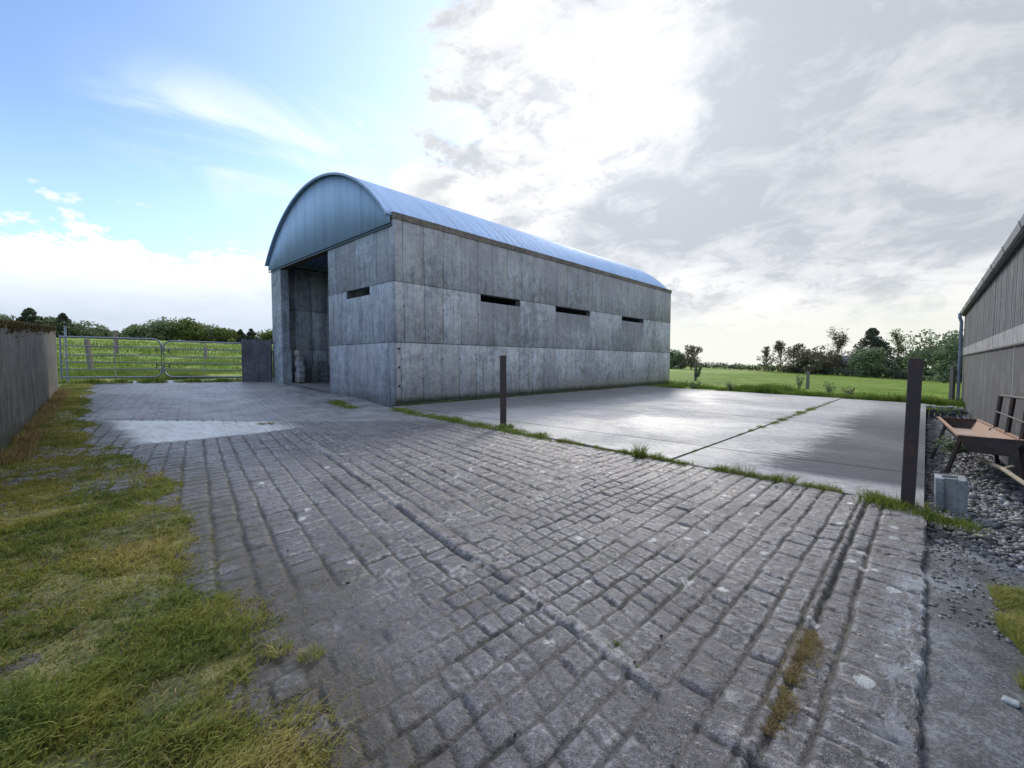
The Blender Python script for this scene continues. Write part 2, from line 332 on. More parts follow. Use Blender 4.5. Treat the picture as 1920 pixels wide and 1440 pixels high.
M_path = m_soil('worn_path', ((.045, .045, .047), (.09, .09, .097), (.19, .20, .22)))
M_blade = m_blade('lawn_blade', [(.2, (.07, .12, .04)), (.38, (.17, .215, .05)), (.53, (.30, .305, .075)), (.72, (.46, .38, .16))])
M_rough = m_blade('rough_blade', [(.2, (.05, .10, .015)), (.45, (.11, .18, .025)), (.65, (.20, .25, .05)), (.85, (.34, .31, .13))])
M_dry = m_blade('dry_blade', [(.2, (.10, .085, .03)), (.45, (.24, .18, .08)), (.65, (.38, .29, .14)), (.85, (.20, .20, .04))])
M_verge = m_blade('verge_blade', [(.2, (.06, .10, .015)), (.45, (.12, .17, .02)), (.65, (.22, .26, .04)), (.85, (.36, .32, .14))])
# ------------------------------------------------------------ field: one sheet to the horizon
def geo(a, n, s, g):
    o = [a]; 
    for i in range(n): o.append(o[-1]+s*g**i)
    return o
xs = sorted(set([-v for v in geo(24, 60, 1, 1.09)]+list(np.arange(-24, 4.01, .5))+geo(4, 60, 1, 1.09)))
ys = sorted(set([-v for v in geo(4, 50, 1, 1.12)]+list(np.arange(-4, 24.01, .5))+geo(24, 60, 1, 1.09)))
def zfield(x, y):
    z = G(x, y)-.02+.12*(fbm(x*.35, y*.35, 4)-.5)*sst(np.hypot(x+8, y-8), 16, 30)
    z = z-sst(np.hypot(x, y), 136, 230)*sst(y+.7*x, 0, 50)*16
    inside = ((x > -19.9) & (x < .3) & (y > -.6) & (y < 21.2)) | ((x > -22.3) & (x < .3) & (y > -.6) & (y < 6.2))
    z = np.where(inside, z-.2, z); z = np.where((x > -.6) & (x < 14) & (y > -3) & (y < 21.8), z-.6, z)
    return z
gridmesh('field', xs, ys, zfield, M_field)
# ------------------------------------------------------------ stamped cobble-pattern concrete
def edge_y(x): return 5.1+.118*np.clip(-x, 0, 30)
def relief(x, y):
    wx = x+.03*sst(x, -.5, -1.2)*(fbm(x*1.6, y*1.6, 3, 5)-.5)+.014*(vn(x*9, y*9, 3)-.5); wy = y+.2*x*sst(x, -.2, -1.4)+.025*(fbm(x*1.6, y*1.6, 3, 9)-.5)+.014*(vn(x*9, y*9, 8)-.5)
    def cells(u, v, bu, bv, seed, jit):
        iu = np.clip(np.searchsorted(bu, u.ravel()).reshape(u.shape)-1, 0, len(bu)-2)
        du = np.minimum(u-bu[iu], bu[iu+1]-u)
        off = hsh(iu, iu*0, seed)*bv*jit; vv = (v+off)/bv; iv = np.floor(vv)
        j0 = (hsh(iu, iv, seed+1)-.5)*.3; j1 = (hsh(iu, iv+1, seed+1)-.5)*.3
        fv = vv-iv; dv = np.minimum(np.abs(fv-j0), np.abs(1+j1-fv))*bv
        return iu, iv, du, dv
    rs = np.random.RandomState(3)
    bx = [-32.]
    while bx[-1] < -.36: bx.append(bx[-1]+rs.uniform(.125, .17))
    bx[-1] = -.345; bx += [-.235, .2]
    bx = np.array(bx)
    by = [-4.]
    while by[-1] < 9: by.append(by[-1]+rs.uniform(.16, .24))
    by = np.array(by)
    iu, iv, du, dv = cells(wx, wy+.12*(wx+.34)*sst(x, -.5, -.3), bx, .122, 11, .8)
    dv = np.where(x > -.35, dv*1.25, dv)
    iu2, iv2, du2, dv2 = cells(wy, wx, by, .155, 23, .9)
    amb = fbm(x*.9, y*.9, 3, 40); selB = sst(x+(amb-.5)*2.2+.35*(y-2), -2.3, -2.9)
    gA = np.maximum(np.exp(-(du/.0105)**2), .85*np.exp(-(dv/.0085)**2)); gB = np.maximum(np.exp(-(du2/.019)**2), .95*np.exp(-(dv2/.0145)**2))
    # hair-line crossings fade in and out
    fa = .75+.4*sst(fbm(x*1.3, y*1.3, 3, 60), .35, .6)
    g = (gA*(1-selB)+gB*selB)*fa
    cellv = hsh(iu, iv, 5)*(1-selB)+hsh(iu2, iv2, 6)*selB
    pil = (np.minimum(du, dv)*(1-selB)+np.minimum(du2, dv2)*selB); pil = np.clip(pil/.05, 0, 1)
    tilt = (hsh(iu, iv, 15)-.5)*(1-selB)*.006*np.clip(du/.05, 0, 1)
    # worn smooth areas
    wear = 1-.6*sst(-((x+1.9)/.9)**2-((y-1.0)/.55)**2+1+(amb-.5)*1.5, .2, .9)
    wear *= 1-.4*sst(-((x+9)/3.5)**2-((y-4.3)/1.3)**2+1, 0, .7)
    wear *= 1-.7*sst(x+.8*(amb-.5)-.86*(y-3.45), -9.6, -10.0)
    dist_ = np.hypot(x, y)
    seam = np.interp(x, [-20, -9.99, -3.82, -1.8, -.47, .3], [4.6, 3.5, 2.13, 1.80, 1.48, 1.42])
    ds = np.abs(y-seam); seam = seam+.03*(fbm(x*2.2, x*0, 3, 91)-.5); ds = np.abs(y-seam); sg = np.exp(-((ds)/.012)**2)*(.3+.7*sst(fbm(x*3, y*0, 2, 92), .2, .5)); lip = np.exp(-((y-seam-.05)/.035)**2)
    h = -.0150*g*wear+.003*pil*wear+(cellv-.5)*.008*wear+tilt*1.5-.012*sg+.012*lip+.010*(fbm(x*5, y*5, 3, 77)-.5)+.05*(fbm(x*.45, y*.45, 2, 70)-.5)
    h += .0045*(vn(x*38, y*38, 31)-.5)+.006*(vn(x*16, y*16, 32)-.5)+.010*np.minimum(0, vn(x*11, y*11, 37)-.22)
    # ridge next to the wide border strip
    h += .012*np.exp(-((x+.40)/.05)**2)-.010*np.exp(-((x+.345)/.020)**2)
    cav0 = np.clip(g*wear, 0, 1); md = np.minimum(du, dv)*(1-selB)+np.minimum(du2, dv2)*selB; ed = np.exp(-((md-.022)/.008)**2)*wear
    ed = np.maximum(ed, lip*.9)
    cav = np.clip(np.maximum(g*wear, sg*.9)*1.1, 0, 1); cav = np.maximum(cav, .85*np.exp(-((x+.345)/.018)**2))
    return h, cav, cellv, ed
def zcob(x, y):
    h, cav, cellv, ed = relief(x, y)
    amb = fbm(x*.8, y*.8, 4, 90)-.5
    Lx = -9.6+.86*(y-3.45)+.35*amb
    apron = sst(Lx-x, -.04, .10)*sst(y+amb, 1.9, 2.6)
    pale = sst(Lx-x, .05, -.08)*sst(-8.72-x+.25*amb, -.06, .08)*sst(y+.8*amb, .75, 1.1)*sst(y+.7*amb, 3.5, 2.9)
    dirt = sst(y-lawn_edge(x)-.5*(fbm(x*1.6, y*1.6, 4, 12)-.5), .50, .0)
    h = h*(1-.85*pale*sst(y, 2.6, 2.0)); cav = cav*(1-.85*pale*sst(y, 2.6, 2.0))
    z = G(x, y)+h-.05*sst(x+.035*(fbm(y*3, y*0, 3, 44)-.5)+.02*(vn(y*25, y*0, 45)-.5), .022, .045)
    z = np.where(y > edge_y(x)+.03, z-.06, z)
    return z, dict(edge=ed, cavity=cav, cell=cellv, apron=apron, pale=pale, dirt=dirt)
xs = np.concatenate([np.arange(-22, -12, .08), np.arange(-12, -6.5, .022), np.arange(-6.5, -3.5, .0135), np.arange(-3.5, .0451, .0105)])
ys = np.concatenate([np.arange(-.8, .2, .05), np.arange(.2, 4.2, .0115), np.arange(4.2, 7.8, .02)])
gridmesh('road', xs, ys, zcob, M_cob)
# ------------------------------------------------------------ yard slab
def slab(name, x0, x1, yfn, y1, dz, mat):
    nx, ny = 24, 60; xs_ = np.linspace(x0, x1, nx); V = []; 
    for j in range(ny+1):
        for x in xs_:
            y0 = float(yfn(x)); y = y0+(y1-y0)*j/ny; V.append((x, y, g1(x, y)+dz))
    F = [(j*nx+i, j*nx+i+1, (j+1)*nx+i+1, (j+1)*nx+i) for j in range(ny) for i in range(nx-1)]
    def skirt(idx):
        nonlocal V, F
        for a, b in zip(idx[:-1], idx[1:]):
            o = len(V); V += [V[a], V[b], (V[b][0], V[b][1], V[b][2]-.45), (V[a][0], V[a][1], V[a][2]-.45)]; F.append((o, o+3, o+2, o+1))
    skirt([i for i in range(nx)]); skirt([ny*nx+i for i in range(nx-1, -1, -1)])
    skirt([j*nx+nx-1 for j in range(ny+1)]); skirt([j*nx for j in range(ny, -1, -1)])
    me = MB(); me.add(V, F); o = me.build(name, mat, kind='structure'); return o
slab('yard', -10.35, -2.36, lambda x: edge_y(x)+.05, 21.0, .022, M_yard)
slab('yard', -2.33, .02, lambda x: edge_y(x)+.05, 20.9, .012, M_yard)
# ------------------------------------------------------------ ground right of the yard
def zright(x, y):
    z = G(np.minimum(x, .3), y)-.10-.26*sst(y, 5, 11)+.03*(fbm(x*3, y*3, 3, 4)-.5)
    z = np.where(y < 4.4, G(x, y)-.03-.04*sst(x, 0, .4)+.03*(fbm(x*3, y*3, 4, 4)-.5)+.012*(fbm(x*14, y*14, 3, 8)-.5), z)
    return z
def zright(x, y):
    a = G(np.minimum(x, .3), y)-.10-.26*sst(y, 5, 11)+.03*(fbm(x*3, y*3, 3, 4)-.5)
    b = G(x, y)-.012-.05*sst(x, .1, .5)+.03*(fbm(x*3, y*3, 4, 4)-.5)+.012*(fbm(x*14, y*14, 3, 8)-.5)
    t = sst(y+.3*(fbm(x*3, y*3, 2, 6)-.5), 4.0, 4.7); return np.where(x < .04, G(x, y)-.022+.04*(fbm(x*5, y*5, 4, 46)-.4), b*(1-t)+a*t)
def gR(x, y): return float(zright(np.array([float(x)]), np.array([float(y)]))[0])
gridmesh('gravel_bed', np.arange(.042, 2.6, .04), np.arange(4.3, 21.5, .06), zright, M_grit)
gridmesh('dirt_path', np.arange(-.16, 4.0, .02), np.arange(-1.5, 4.301, .02), zright, M_path)
# ------------------------------------------------------------ lawn
def zlawn(x, y):
    e = lawn_edge(x)+.55*(fbm(x*1.6, y*1.6, 4, 12)-.5); t = sst(e-y, -.05, .35)
    return G(x, y)-.045+.055*t+.05*(fbm(x*2.3, y*2.3, 3, 14)-.5)*t
gridmesh('lawn', np.concatenate([np.arange(-21.5, -6, .08), np.arange(-6, -.5, .03)]), np.arange(-1.2, 1.9, .03), zlawn, M_lawnsoil)
def blades(name, X_, Y_, Z_, H_, mat, wd, lean=.5, ldir=None, rand=None, kind='stuff', label=None, seed=1, curl=1.0):
    rs = np.random.RandomState(seed); n = len(X_); a = rs.uniform(0, 2*np.pi, n)
    ld = rs.uniform(0, 2*np.pi, n) if ldir is None else ldir+rs.normal(0, .8, n)
    ln = H_*lean*rs.uniform(.3, 1.5, n); w_ = wd*rs.uniform(.7, 1.3, n)
    wx = np.cos(a)*w_; wy = np.sin(a)*w_; lx = np.cos(ld)*ln; ly = np.sin(ld)*ln
    V = np.empty((n, 5, 3)); 
    V[:, 0] = np.stack([X_-wx/2, Y_-wy/2, Z_], 1); V[:, 1] = np.stack([X_+wx/2, Y_+wy/2, Z_], 1)
    V[:, 2] = np.stack([X_+wx*.4+lx*.4, Y_+wy*.4+ly*.4, Z_+H_*.62], 1); V[:, 3] = np.stack([X_-wx*.4+lx*.4, Y_-wy*.4+ly*.4, Z_+H_*.62], 1)
    V[:, 4] = np.stack([X_+lx*1.1*curl, Y_+ly*1.1*curl, Z_+H_], 1)
    o = np.arange(n)[:, None]*5
    F = np.concatenate([o+[0, 1, 2], o+[0, 2, 3], o+[3, 2, 4]], 0)
    r_ = rs.uniform(0, 1, n) if rand is None else np.clip(rand+rs.normal(0, .13, n), 0, 1)
    ob = fastmesh(name, V.reshape(-1, 3), F, mat, {'rand': np.repeat(r_, 5)})
    if kind: ob['kind'] = kind
    if label: ob['label'] = label
    return ob
# lawn blades, thicker near the camera
rs = np.random.RandomState(2); n = 460000
dd = np.exp(rs.uniform(np.log(.9), np.log(21), n)); yy = rs.uniform(-1.2, 1.9, n); xx = -np.sqrt(np.maximum(dd**2-yy**2, .2))
e = lawn_edge(xx)+.55*(fbm(xx*1.6, yy*1.6, 4, 12)-.5)+.28*(fbm(xx*6, yy*6, 3, 3)-.5)
wall_y = -.42+.073*(-9-xx); tuf = fbm(xx*3.4, yy*3.4, 3, 21); fine_ = fbm(xx*11, yy*11, 2, 22)
keep = (yy < e-.10+.16*rs.normal(size=n)) & (yy > np.where(xx < -3, wall_y, -2)) & (xx > -21.2) & (xx < -.55)
keep &= rs.uniform(size=n) < np.clip((tuf-.25)*4.5, .42, 1)*np.clip((fine_-.2)*3, .4, 1)
xx, yy, tuf, e = xx[keep], yy[keep], tuf[keep], e[keep]; dst = np.hypot(xx, yy)
hh = (.012+.075*np.clip(tuf-.34, 0, .6)*(1-.45*sst(dst, 2.5, 6)))*rs.uniform(.4, 1.5, len(xx))*np.where(dst < 3, 1.15, 1)
blades('lawn_grass', xx, yy, zlawn(xx, yy), hh, M_blade, .0022+.0013*dst, .9, ldir=.2, rand=np.clip(.12+.9*(fbm(xx*2.1, yy*2.1, 3, 33)-.2)*1.0-.25*(dst < 0), 0, 1), label='short yellow-green grass of the lawn strip beside the road', seed=3)
rs = np.random.RandomState(26); n = 16000
dd = np.exp(rs.uniform(np.log(.9), np.log(12), n)); yy = rs.uniform(-1.0, 1.7, n); xx = -np.sqrt(np.maximum(dd**2-yy**2, .2)); e = lawn_edge(xx)+.5*(fbm(xx*1.6, yy*1.6, 4, 12)-.5)
k = (yy < e+.12*rs.normal(size=n)) & (yy > np.where(xx < -3, -.42+.073*(-9-xx), -2)) & (fbm(xx*2.5, yy*2.5, 3, 27) > .42+rs.uniform(-.12, .12, n)); xx, yy = xx[k], yy[k]; dst = np.hypot(xx, yy)
blades('lawn_straw', xx, yy, zlawn(xx, yy)+.004, .02+.05*rs.uniform(0, 1, len(xx))**2, M_dry, .0020+.001*dst, 1.8, ldir=.3, seed=28, label='dead straw-coloured stems lying in the lawn strip')
# moss and weeds along the yard edge
def strip(name, pts, wd, n, h, mat, seed, label, dz=0.0, clump=3.0, thr=.42, bw=.006, rand=None, zf=None):
    rs = np.random.RandomState(seed); pts = np.array(pts, float); L = np.r_[0, np.cumsum(np.hypot(*np.diff(pts, axis=0).T))]
    s_ = rs.uniform(0, L[-1], n); x = np.interp(s_, L, pts[:, 0]); y = np.interp(s_, L, pts[:, 1])
    x += rs.normal(0, wd, n)*.5; y += rs.normal(0, wd, n)
    q = fbm(x*clump, y*clump, 3, seed); k = q > thr+rs.uniform(-.05, .05, n); x, y, q = x[k], y[k], q[k]
    H_ = h*(.35+2.2*(q-thr))*rs.uniform(.5, 1.4, len(x)); z = (zf or G)(x, y)+dz
    return blades(name, x, y, z, np.maximum(H_, .01), mat, bw, .5, label=label, seed=seed, rand=rand)
strip('verge_grass', [(-10.0, 6.25), (-8, 6.08), (-5.2, 5.75), (-4.2, 5.62)], .10, 9000, .07, M_verge, 5, 'mossy yellow grass strip beside the rusty posts at the yard edge', thr=.36)
strip('verge_grass', [(-4.3, 5.62), (-2.9, 5.46)], .03, 1200, .06, M_verge, 6, None, thr=.45)
strip('verge_grass', [(-2.9, 5.45), (-1.0, 5.24), (-.55, 5.2)], .03, 3500, .10, M_verge, 7, None, thr=.40, bw=.004)
strip('verge_grass', [(-.35, 5.1), (.05, 4.95), (.3, 4.75)], .10, 3000, .07, M_verge, 8, None, thr=.3, bw=.004)
strip('verge_grass', [(-10.42, 6.9), (-10.42, 23.8)], .05, 9000, .07, M_verge, 9, None, dz=-.02, thr=.38)
strip('joint_grass', [(-2.35, 9.6), (-2.35, 15.0)], .12, 4500, .05, M_verge, 10, 'grass and moss grown along the joint of the yard slab', thr=.42)
strip('joint_grass', [(-2.35, 5.4), (-2.35, 9.5)], .03, 2600, .035, M_verge, 11, None, thr=.42)
strip('joint_grass', [(-2.35, 15), (-2.35, 20.5)], .10, 1500, .05, M_verge, 25, None, thr=.45)
strip('verge_grass', [(-12.2, 5.6), (-10.7, 5.5)], .12, 1800, .08, M_verge, 12, None, thr=.42, bw=.008)
strip('verge_grass', [(-1.02, 1.74), (-.78, 1.6), (-.6, 1.54)], .010, 500, .018, M_verge, 13, None, dz=-.01, thr=.3, bw=.002)
# field edge behind the yard
rs = np.random.RandomState(15); n = 26000
x = rs.uniform(-11.5, 1.2, n); y = 21.1+np.abs(rs.normal(0, 1.3, n)); q = fbm(x*.8, y*.8, 3, 51); k = q > .38; x, y, q = x[k], y[k], q[k]
blades('rough_grass', x, y, G(x, y)-.02, (.10+.9*(q-.38))*rs.uniform(.4, 1.1, len(x)), M_rough, .02, .5, label='rough uneven grass along the field edge behind the yard', seed=16, rand=.1+.7*fbm(x*.5, y*.5, 3, 3))
rs = np.random.RandomState(17); n = 60000
dd = np.exp(rs.uniform(np.log(.6), np.log(75), n)); x = -21.9-dd; y = rs.uniform(-4.5, 7.5, n)*(1+dd/22); q = fbm(x*.5, y*.5, 3, 52); k = q > .36; x, y, q, dd = x[k], y[k], q[k], dd[k]
blades('rough_grass', x, y, G(x, y)-.03, (.05+.8*(q-.36))*rs.uniform(.4, 1.1, len(x)), M_rough, .015+.0015*dd, .5, label='rough tussocky grass of the field behind the steel gates', seed=18, rand=.1+.8*fbm(x*.22, y*.22, 3, 8))
strip('verge_grass', [(-21.5, .6), (-20.9, 3.4), (-20.4, 5.6)], .22, 5000, .14, M_rough, 19, None, thr=.36, bw=.02)
strip('verge_grass', [(-19.2, .46), (-8, -.32)], .07, 9000, .10, M_dry, 24, 'straw-coloured grass along the foot of the mossy boundary wall', thr=.36, bw=.012)
# ground right: grass patch and brown dry grass in the road strip
rs = np.random.RandomState(20); n = 22000
x = .30+np.abs(rs.normal(0, .25, n)); y = rs.uniform(2.35, 3.75, n); e_ = .27+.06*np.sin(y*5)+.16*(fbm(y*4, y*0, 3, 2)-.5)+.12*np.abs((y-3.1)/.7)**3; q = fbm(x*7, y*7, 3, 53); k = (x > e_) & (q > .33); x, y, q = x[k], y[k], q[k]
blades('bank_grass', x, y, zright(x, y)-.005, (.02+.12*(q-.33))*rs.uniform(.5, 1.4, len(x)), M_blade, .003, .8, label='low green grass patch right of the dirt path', seed=21, rand=.2+.6*fbm(x*4, y*4, 2, 3))
rs = np.random.RandomState(22); n = 4200
y = rs.uniform(1.62, 2.6, n); x = -.345+rs.normal(0, .024, n)-.0*(y-2); q = fbm(x*12, y*12, 3, 54); k = q > .44; x, y, q = x[k], y[k], q[k]
tag(blades('dry_grass', x, y, G(x, y)+.0, (.012+.07*(q-.38))*rs.uniform(.5, 1.4, len(x)), M_dry, .0022, 1.0, seed=23), 'brown withered grass filling a groove of the road', None)
# ------------------------------------------------------------ single tufts (things)
def tuft(x, y, z, n, h, r_, mat, label, seed, wd=.006, name='grass_tuft', lean=.45, cat='grass tuft', group=None):
    rs = np.random.RandomState(seed); a = rs.uniform(0, 2*np.pi, n); q = r_*np.sqrt(rs.uniform(0, 1, n))
    px = q*np.cos(a); py = q*np.sin(a)
    H_ = h*rs.uniform(.35, 1.1, n)*(1-.4*q/r_)
    # blades lean outwards
    o = blades(name, px, py, np.zeros(n), H_, mat, wd, lean, ldir=a, kind=None, seed=seed)
    o.location = (x, y, z); tag(o, label, cat, group); return o
tuft(-2.72, 5.33, g1(-2.72, 5.33), 170, .27, .06, M_verge, 'tall spiky grass tuft standing alone at the yard edge', 31, .008)
tuft(-5.75, 5.98, g1(-5.75, 5.98), 260, .15, .12, M_rough, 'bushy green grass tuft right beside the nearer-left rusty post', 32, .010)
tuft(-1.87, .74, g1(-1.87, .74), 220, .05, .045, M_blade, 'small yellow-green tuft alone on the smooth road beyond the lawn edge', 33, .0025, lean=1.1)
tuft(-9.61, 3.05, g1(-9.61, 3.05)-.01, 260, .06, .16, M_dry, 'flat dark brown tuft on the road in front of the pale wet strip', 34, .010, lean=1.2)
tuft(-2.0, .66, g1(-2.1, .62), 200, .06, .05, M_blade, 'yellowish tuft at the lawn edge left of the lone small tuft', 35, .003, lean=1.0)
tuft(-1.05, 5.3, g1(-1.05, 5.3), 260, .13, .10, M_verge, 'wide low grass tuft at the yard edge left of the tall right post', 36, .005, lean=.8)
tuft(-1.45, 5.32, g1(-1.45, 5.32), 120, .20, .10, M_verge, 'thin stalky grass tuft with seed heads at the yard edge', 37, .003, lean=.5)
# ------------------------------------------------------------ materials: buildings
def m_concrete(name, dark=0.0, tone=(1, 1, 1), moss=0.0, scale=1.0, panel=False, streak=.5, base=-1.2):
    m, t, b = material(name); pos = t.node('ShaderNodeNewGeometry').outputs['Position']; x, y, z = t.xyz(pos)
    big = t.noise(pos, .7*scale, 6, .6, .3); mid = t.noise(pos, 4*scale, 7, .68); fine = t.noise(pos, 40, 5, .7)
    stv = t.noise(t.mapv(pos, (5, 5, .35)), 1.6, 6, .65)
    v = t.m('ADD', t.m('ADD', t.m('MULTIPLY', big, .35), t.m('MULTIPLY', mid, .35)), t.m('MULTIPLY', stv, .3))
    k = 1-dark
    cc = [tuple(q*k*tt for q, tt in zip(c_, tone)) for c_ in ((.135, .14, .145), (.24, .245, .25), (.34, .345, .345))]
    c = t.ramp(v, [(.42, cc[0]), (.5, cc[1]), (.58, cc[2])])
    m2 = t.noise(pos, 11*scale, 6, .72); c = t.mix(t.ss(m2, .5, .40, 0, .32), c, tuple(q*.55 for q in cc[0])); c = t.mix(t.ss(m2, .55, .66, 0, .35), c, (.42*k, .43*k, .43*k))
    if name == 'shuttered_concrete':
        tp = t.m('MULTIPLY', t.ss(t.m('ADD', z, t.m('MULTIPLY', t.m('SUBTRACT', mid, .5), 2.2)), 2.9, 3.7), .35); c = t.mix(tp, c, (.15, .135, .135)); 
        for (ya, yb) in ((9.72, 11.62), (13.65, 16.05), (18.7, 20.9)):
            inr = t.m('MULTIPLY', t.ss(y, ya-.05, ya+.05), t.ss(y, yb+.05, yb-.05)); fz_ = t.m('ADD', z, t.m('MULTIPLY', t.m('SUBTRACT', stv, .5), 3.0))
            c = t.mix(t.m('MULTIPLY', t.m('MULTIPLY', inr, t.ss(fz_, .7, 1.9)), t.ss(z, 1.97, 1.95, 0, .65)), c, (.10, .10, .105))
        bb = t.m('MULTIPLY', t.ss(t.m('ADD', z, t.m('MULTIPLY', big, -1.6)), -1.35, -1.75), t.ss(y, 13, 15)); c = t.mix(t.m('MULTIPLY', bb, .5), c, (.33, .30, .23))
        up_ = t.ss(z, 2.19, 2.21); c = t.mix(t.m('MULTIPLY', up_, .12), c, (.14, .13, .145))
    if name == 'old_wall_concrete':
        s3 = t.noise(t.mapv(pos, (4, 4, 1.1)), 1.6, 8, .75); c = t.mix(t.ss(s3, .50, .60, 0, .6), c, (.035, .03, .028)); c = t.mix(t.ss(s3, .46, .38, 0, .5), c, (.24, .235, .22))
    if panel: c = t.mix(t.m('MULTIPLY', t.attr('pan'), .45), c, (.17*k, .165*k, .175*k)); 
    c = t.mix(t.ss(stv, .56, .70, 0, streak), c, (.08, .08, .085))
    c = t.mix(t.ss(fine, .60, .70, 0, .4), c, (.07, .07, .07))
    wl = t.m('MULTIPLY', t.ss(t.noise(t.mapv(pos, (1, 1, .5), (5, 5, 5)), 1.3, 8, .72), .57, .66), t.ss(z, base+2.2, base+.5))
    c = t.mix(t.m('MULTIPLY', wl, .35), c, (.42, .43, .40))
    if moss:
        c = t.mix(t.m('MULTIPLY', t.ss(t.m('ADD', z, t.m('MULTIPLY', mid, -.35)), base+.14, base-.10), moss), c, (.045, .055, .02))
    h = t.m('ADD', t.m('MULTIPLY', fine, .35), t.m('MULTIPLY', mid, 1.2)); h = t.m('ADD', h, t.m('MULTIPLY', stv, .8))
    finish(t, b, c, t.ramp(mid, [(.3, (.62,)*3), (.7, (.85,)*3)]), h, .8, .016, spec=.3); return m
M_wall = m_concrete('shuttered_concrete', -.55, (.97, 1.0, 1.04), .9, panel=True, streak=.3)
M_front = m_concrete('front_concrete', -.10, (.90, .98, 1.10), .3, panel=True, base=-1.1)
M_joint = m_concrete('joint_concrete', .38)
M_cap = m_concrete('stained_concrete', .45, (1.15, .98, .82), 0, scale=2)
M_left = m_concrete('old_wall_concrete', .55, (1.08, 1.0, .95), .7, scale=1.6, streak=.75, base=-1.2)
M_stub = m_concrete('dark_wall_concrete', .66, (1.0, .95, 1.1), 0, scale=1.5)
M_inside = m_concrete('inside_concrete', -.9, (1, 1, 1.02), 0, panel=True)
M_block = m_concrete('block_concrete', -.1, (.97, 1.02, 1.08), 0, scale=3, streak=.2)
M_oldblock = m_concrete('old_block_concrete', .2, (1.05, 1, .93), 0, scale=3, streak=.4)
def m_simple(name, col, rough=.6, metal=0, var=.25, sc=6, bump=.2, dirt=None, bd=.004, stretch=(1,1,1), obj=False):
    m, t, b = material(name)
    pos = t.node('ShaderNodeTexCoord').outputs['Object'] if obj else t.node('ShaderNodeNewGeometry').outputs['Position']
    n_ = t.noise(t.mapv(pos, stretch), sc, 7, .65); n2_ = t.noise(t.mapv(pos, stretch), sc*7, 4, .65)
    a = tuple(c*(1-var) for c in col); e_ = tuple(min(1, c*(1+var)) for c in col)
    c = t.ramp(t.m('ADD', t.m('MULTIPLY', n_, .65), t.m('MULTIPLY', n2_, .35)), [(.35, a), (.65, e_)])
    if dirt: c = t.mix(t.ss(t.noise(pos, sc*.7, 8, .75), .5, .62), c, dirt)
    finish(t, b, c, t.ramp(n_, [(.3, (max(.05, rough-.12),)*3), (.7, (min(1, rough+.12),)*3)]), n2_, bump, bd, metal=metal); return m
def m_galv(name, col, metal, rough, seam='y'):
    m, t, b = material(name); pos = t.node('ShaderNodeNewGeometry').outputs['Position']; x, y, z = t.xyz(pos)
    n_ = t.noise(t.mapv(pos, (3, 3, .3) if seam == 'x' else (.6, 3, .6)), 1.2, 6, .6); sp = t.voro(pos, 60, out='Color'); f_ = t.xyz(sp)[0]
    c = t.ramp(t.m('ADD', t.m('MULTIPLY', n_, .8), t.m('MULTIPLY', f_, .2)), [(.35, tuple(q*.86 for q in col)), (.65, tuple(min(1, q*1.1) for q in col))])
    q = x if seam == 'x' else y
    fr = t.m('ABSOLUTE', t.m('SUBTRACT', t.m('FRACT', t.m('DIVIDE', q, .78)), .5))
    c = t.mix(t.ss(fr, .022, .008, 0, .55), c, tuple(v*.45 for v in col)); c = t.mix(t.ss(t.noise(t.mapv(pos, (4, 4, .5)), 1.1, 7, .75), .56, .66, 0, .35), c, tuple(min(1, v*1.3) for v in col))
    finish(t, b, c, t.m('ADD', rough-.06, t.m('MULTIPLY', n_, .14)), t.m('MULTIPLY', n_, 1.0), .1, .02, metal=metal); return m
M_roof = m_galv('galvanised_roof', (.27, .39, .60), .25, .58, 'y')  # blue of the reflected sky put into the sheet's base colour
M_gable = m_galv('galvanised_gable', (.25, .355, .50), .05, .72, 'x')  # sky reflection painted in as a blue base colour
M_rust = m_simple('rusty_steel', (.050, .038, .040), .8, .1, .35, 14, .5, (.085, .048, .035), obj=True)
M_darksteel = m_simple('dark_steel', (.055, .045, .042), .6, .4, .3, 12, .3, (.10, .055, .035))
M_rustlite = m_simple('orange_rust', (.33, .19, .12), .75, .1, .3, 9, .4, (.30, .24, .22))
M_gate = m_simple('gate_galvanised', (.16, .18, .23), .5, .5, .2, 10, .2)
M_tree = m_simple('bark', (.09, .075, .06), .9, 0, .3, 6, .5, bd=.02)
M_wood = m_simple('weathered_wood', (.17, .15, .13), .85, 0, .3, 9, .5, stretch=(6, 6, .6))
M_stick = m_simple('pale_wood', (.27, .22, .15), .8, 0, .3, 9, .4)
M_pipe = m_simple('blue_grey_pipe', (.16, .20, .26), .45, 0, .25, 6, .15, (.24, .26, .28))
M_clad = m_simple('grey_cladding', (.085, .082, .09), .75, 0, .35, 3, .4, (.14, .14, .15), stretch=(1, 4, .5))
M_cladpale = m_simple('pale_cladding', (.33, .32, .31), .7, 0, .3, 5, .4, (.20, .19, .18), stretch=(1, 4, .5))
M_render = m_simple('dark_render', (.065, .063, .067), .8, 0, .25, 2.5, .4, (.12, .115, .115), stretch=(1, 3, .4))
M_jointpale = m_simple('pale_joint', (.34, .34, .36), .8)
M_gutter = m_simple('pale_gutter', (.34, .34, .345), .6, 0, .15, 5, .2, (.22, .21, .20))
M_fibre = m_simple('fibre_roof', (.23, .23, .235), .85, 0, .2, 4, .3)
M_soffit = m_simple('soffit_dark', (.05, .045, .045), .8)
M_black = m_simple('tie_hole_dark', (.01, .01, .012), .9)
M_stone = m_simple('field_stone', (.20, .20, .21), .8, 0, .4, 9, .6, (.36, .36, .36))
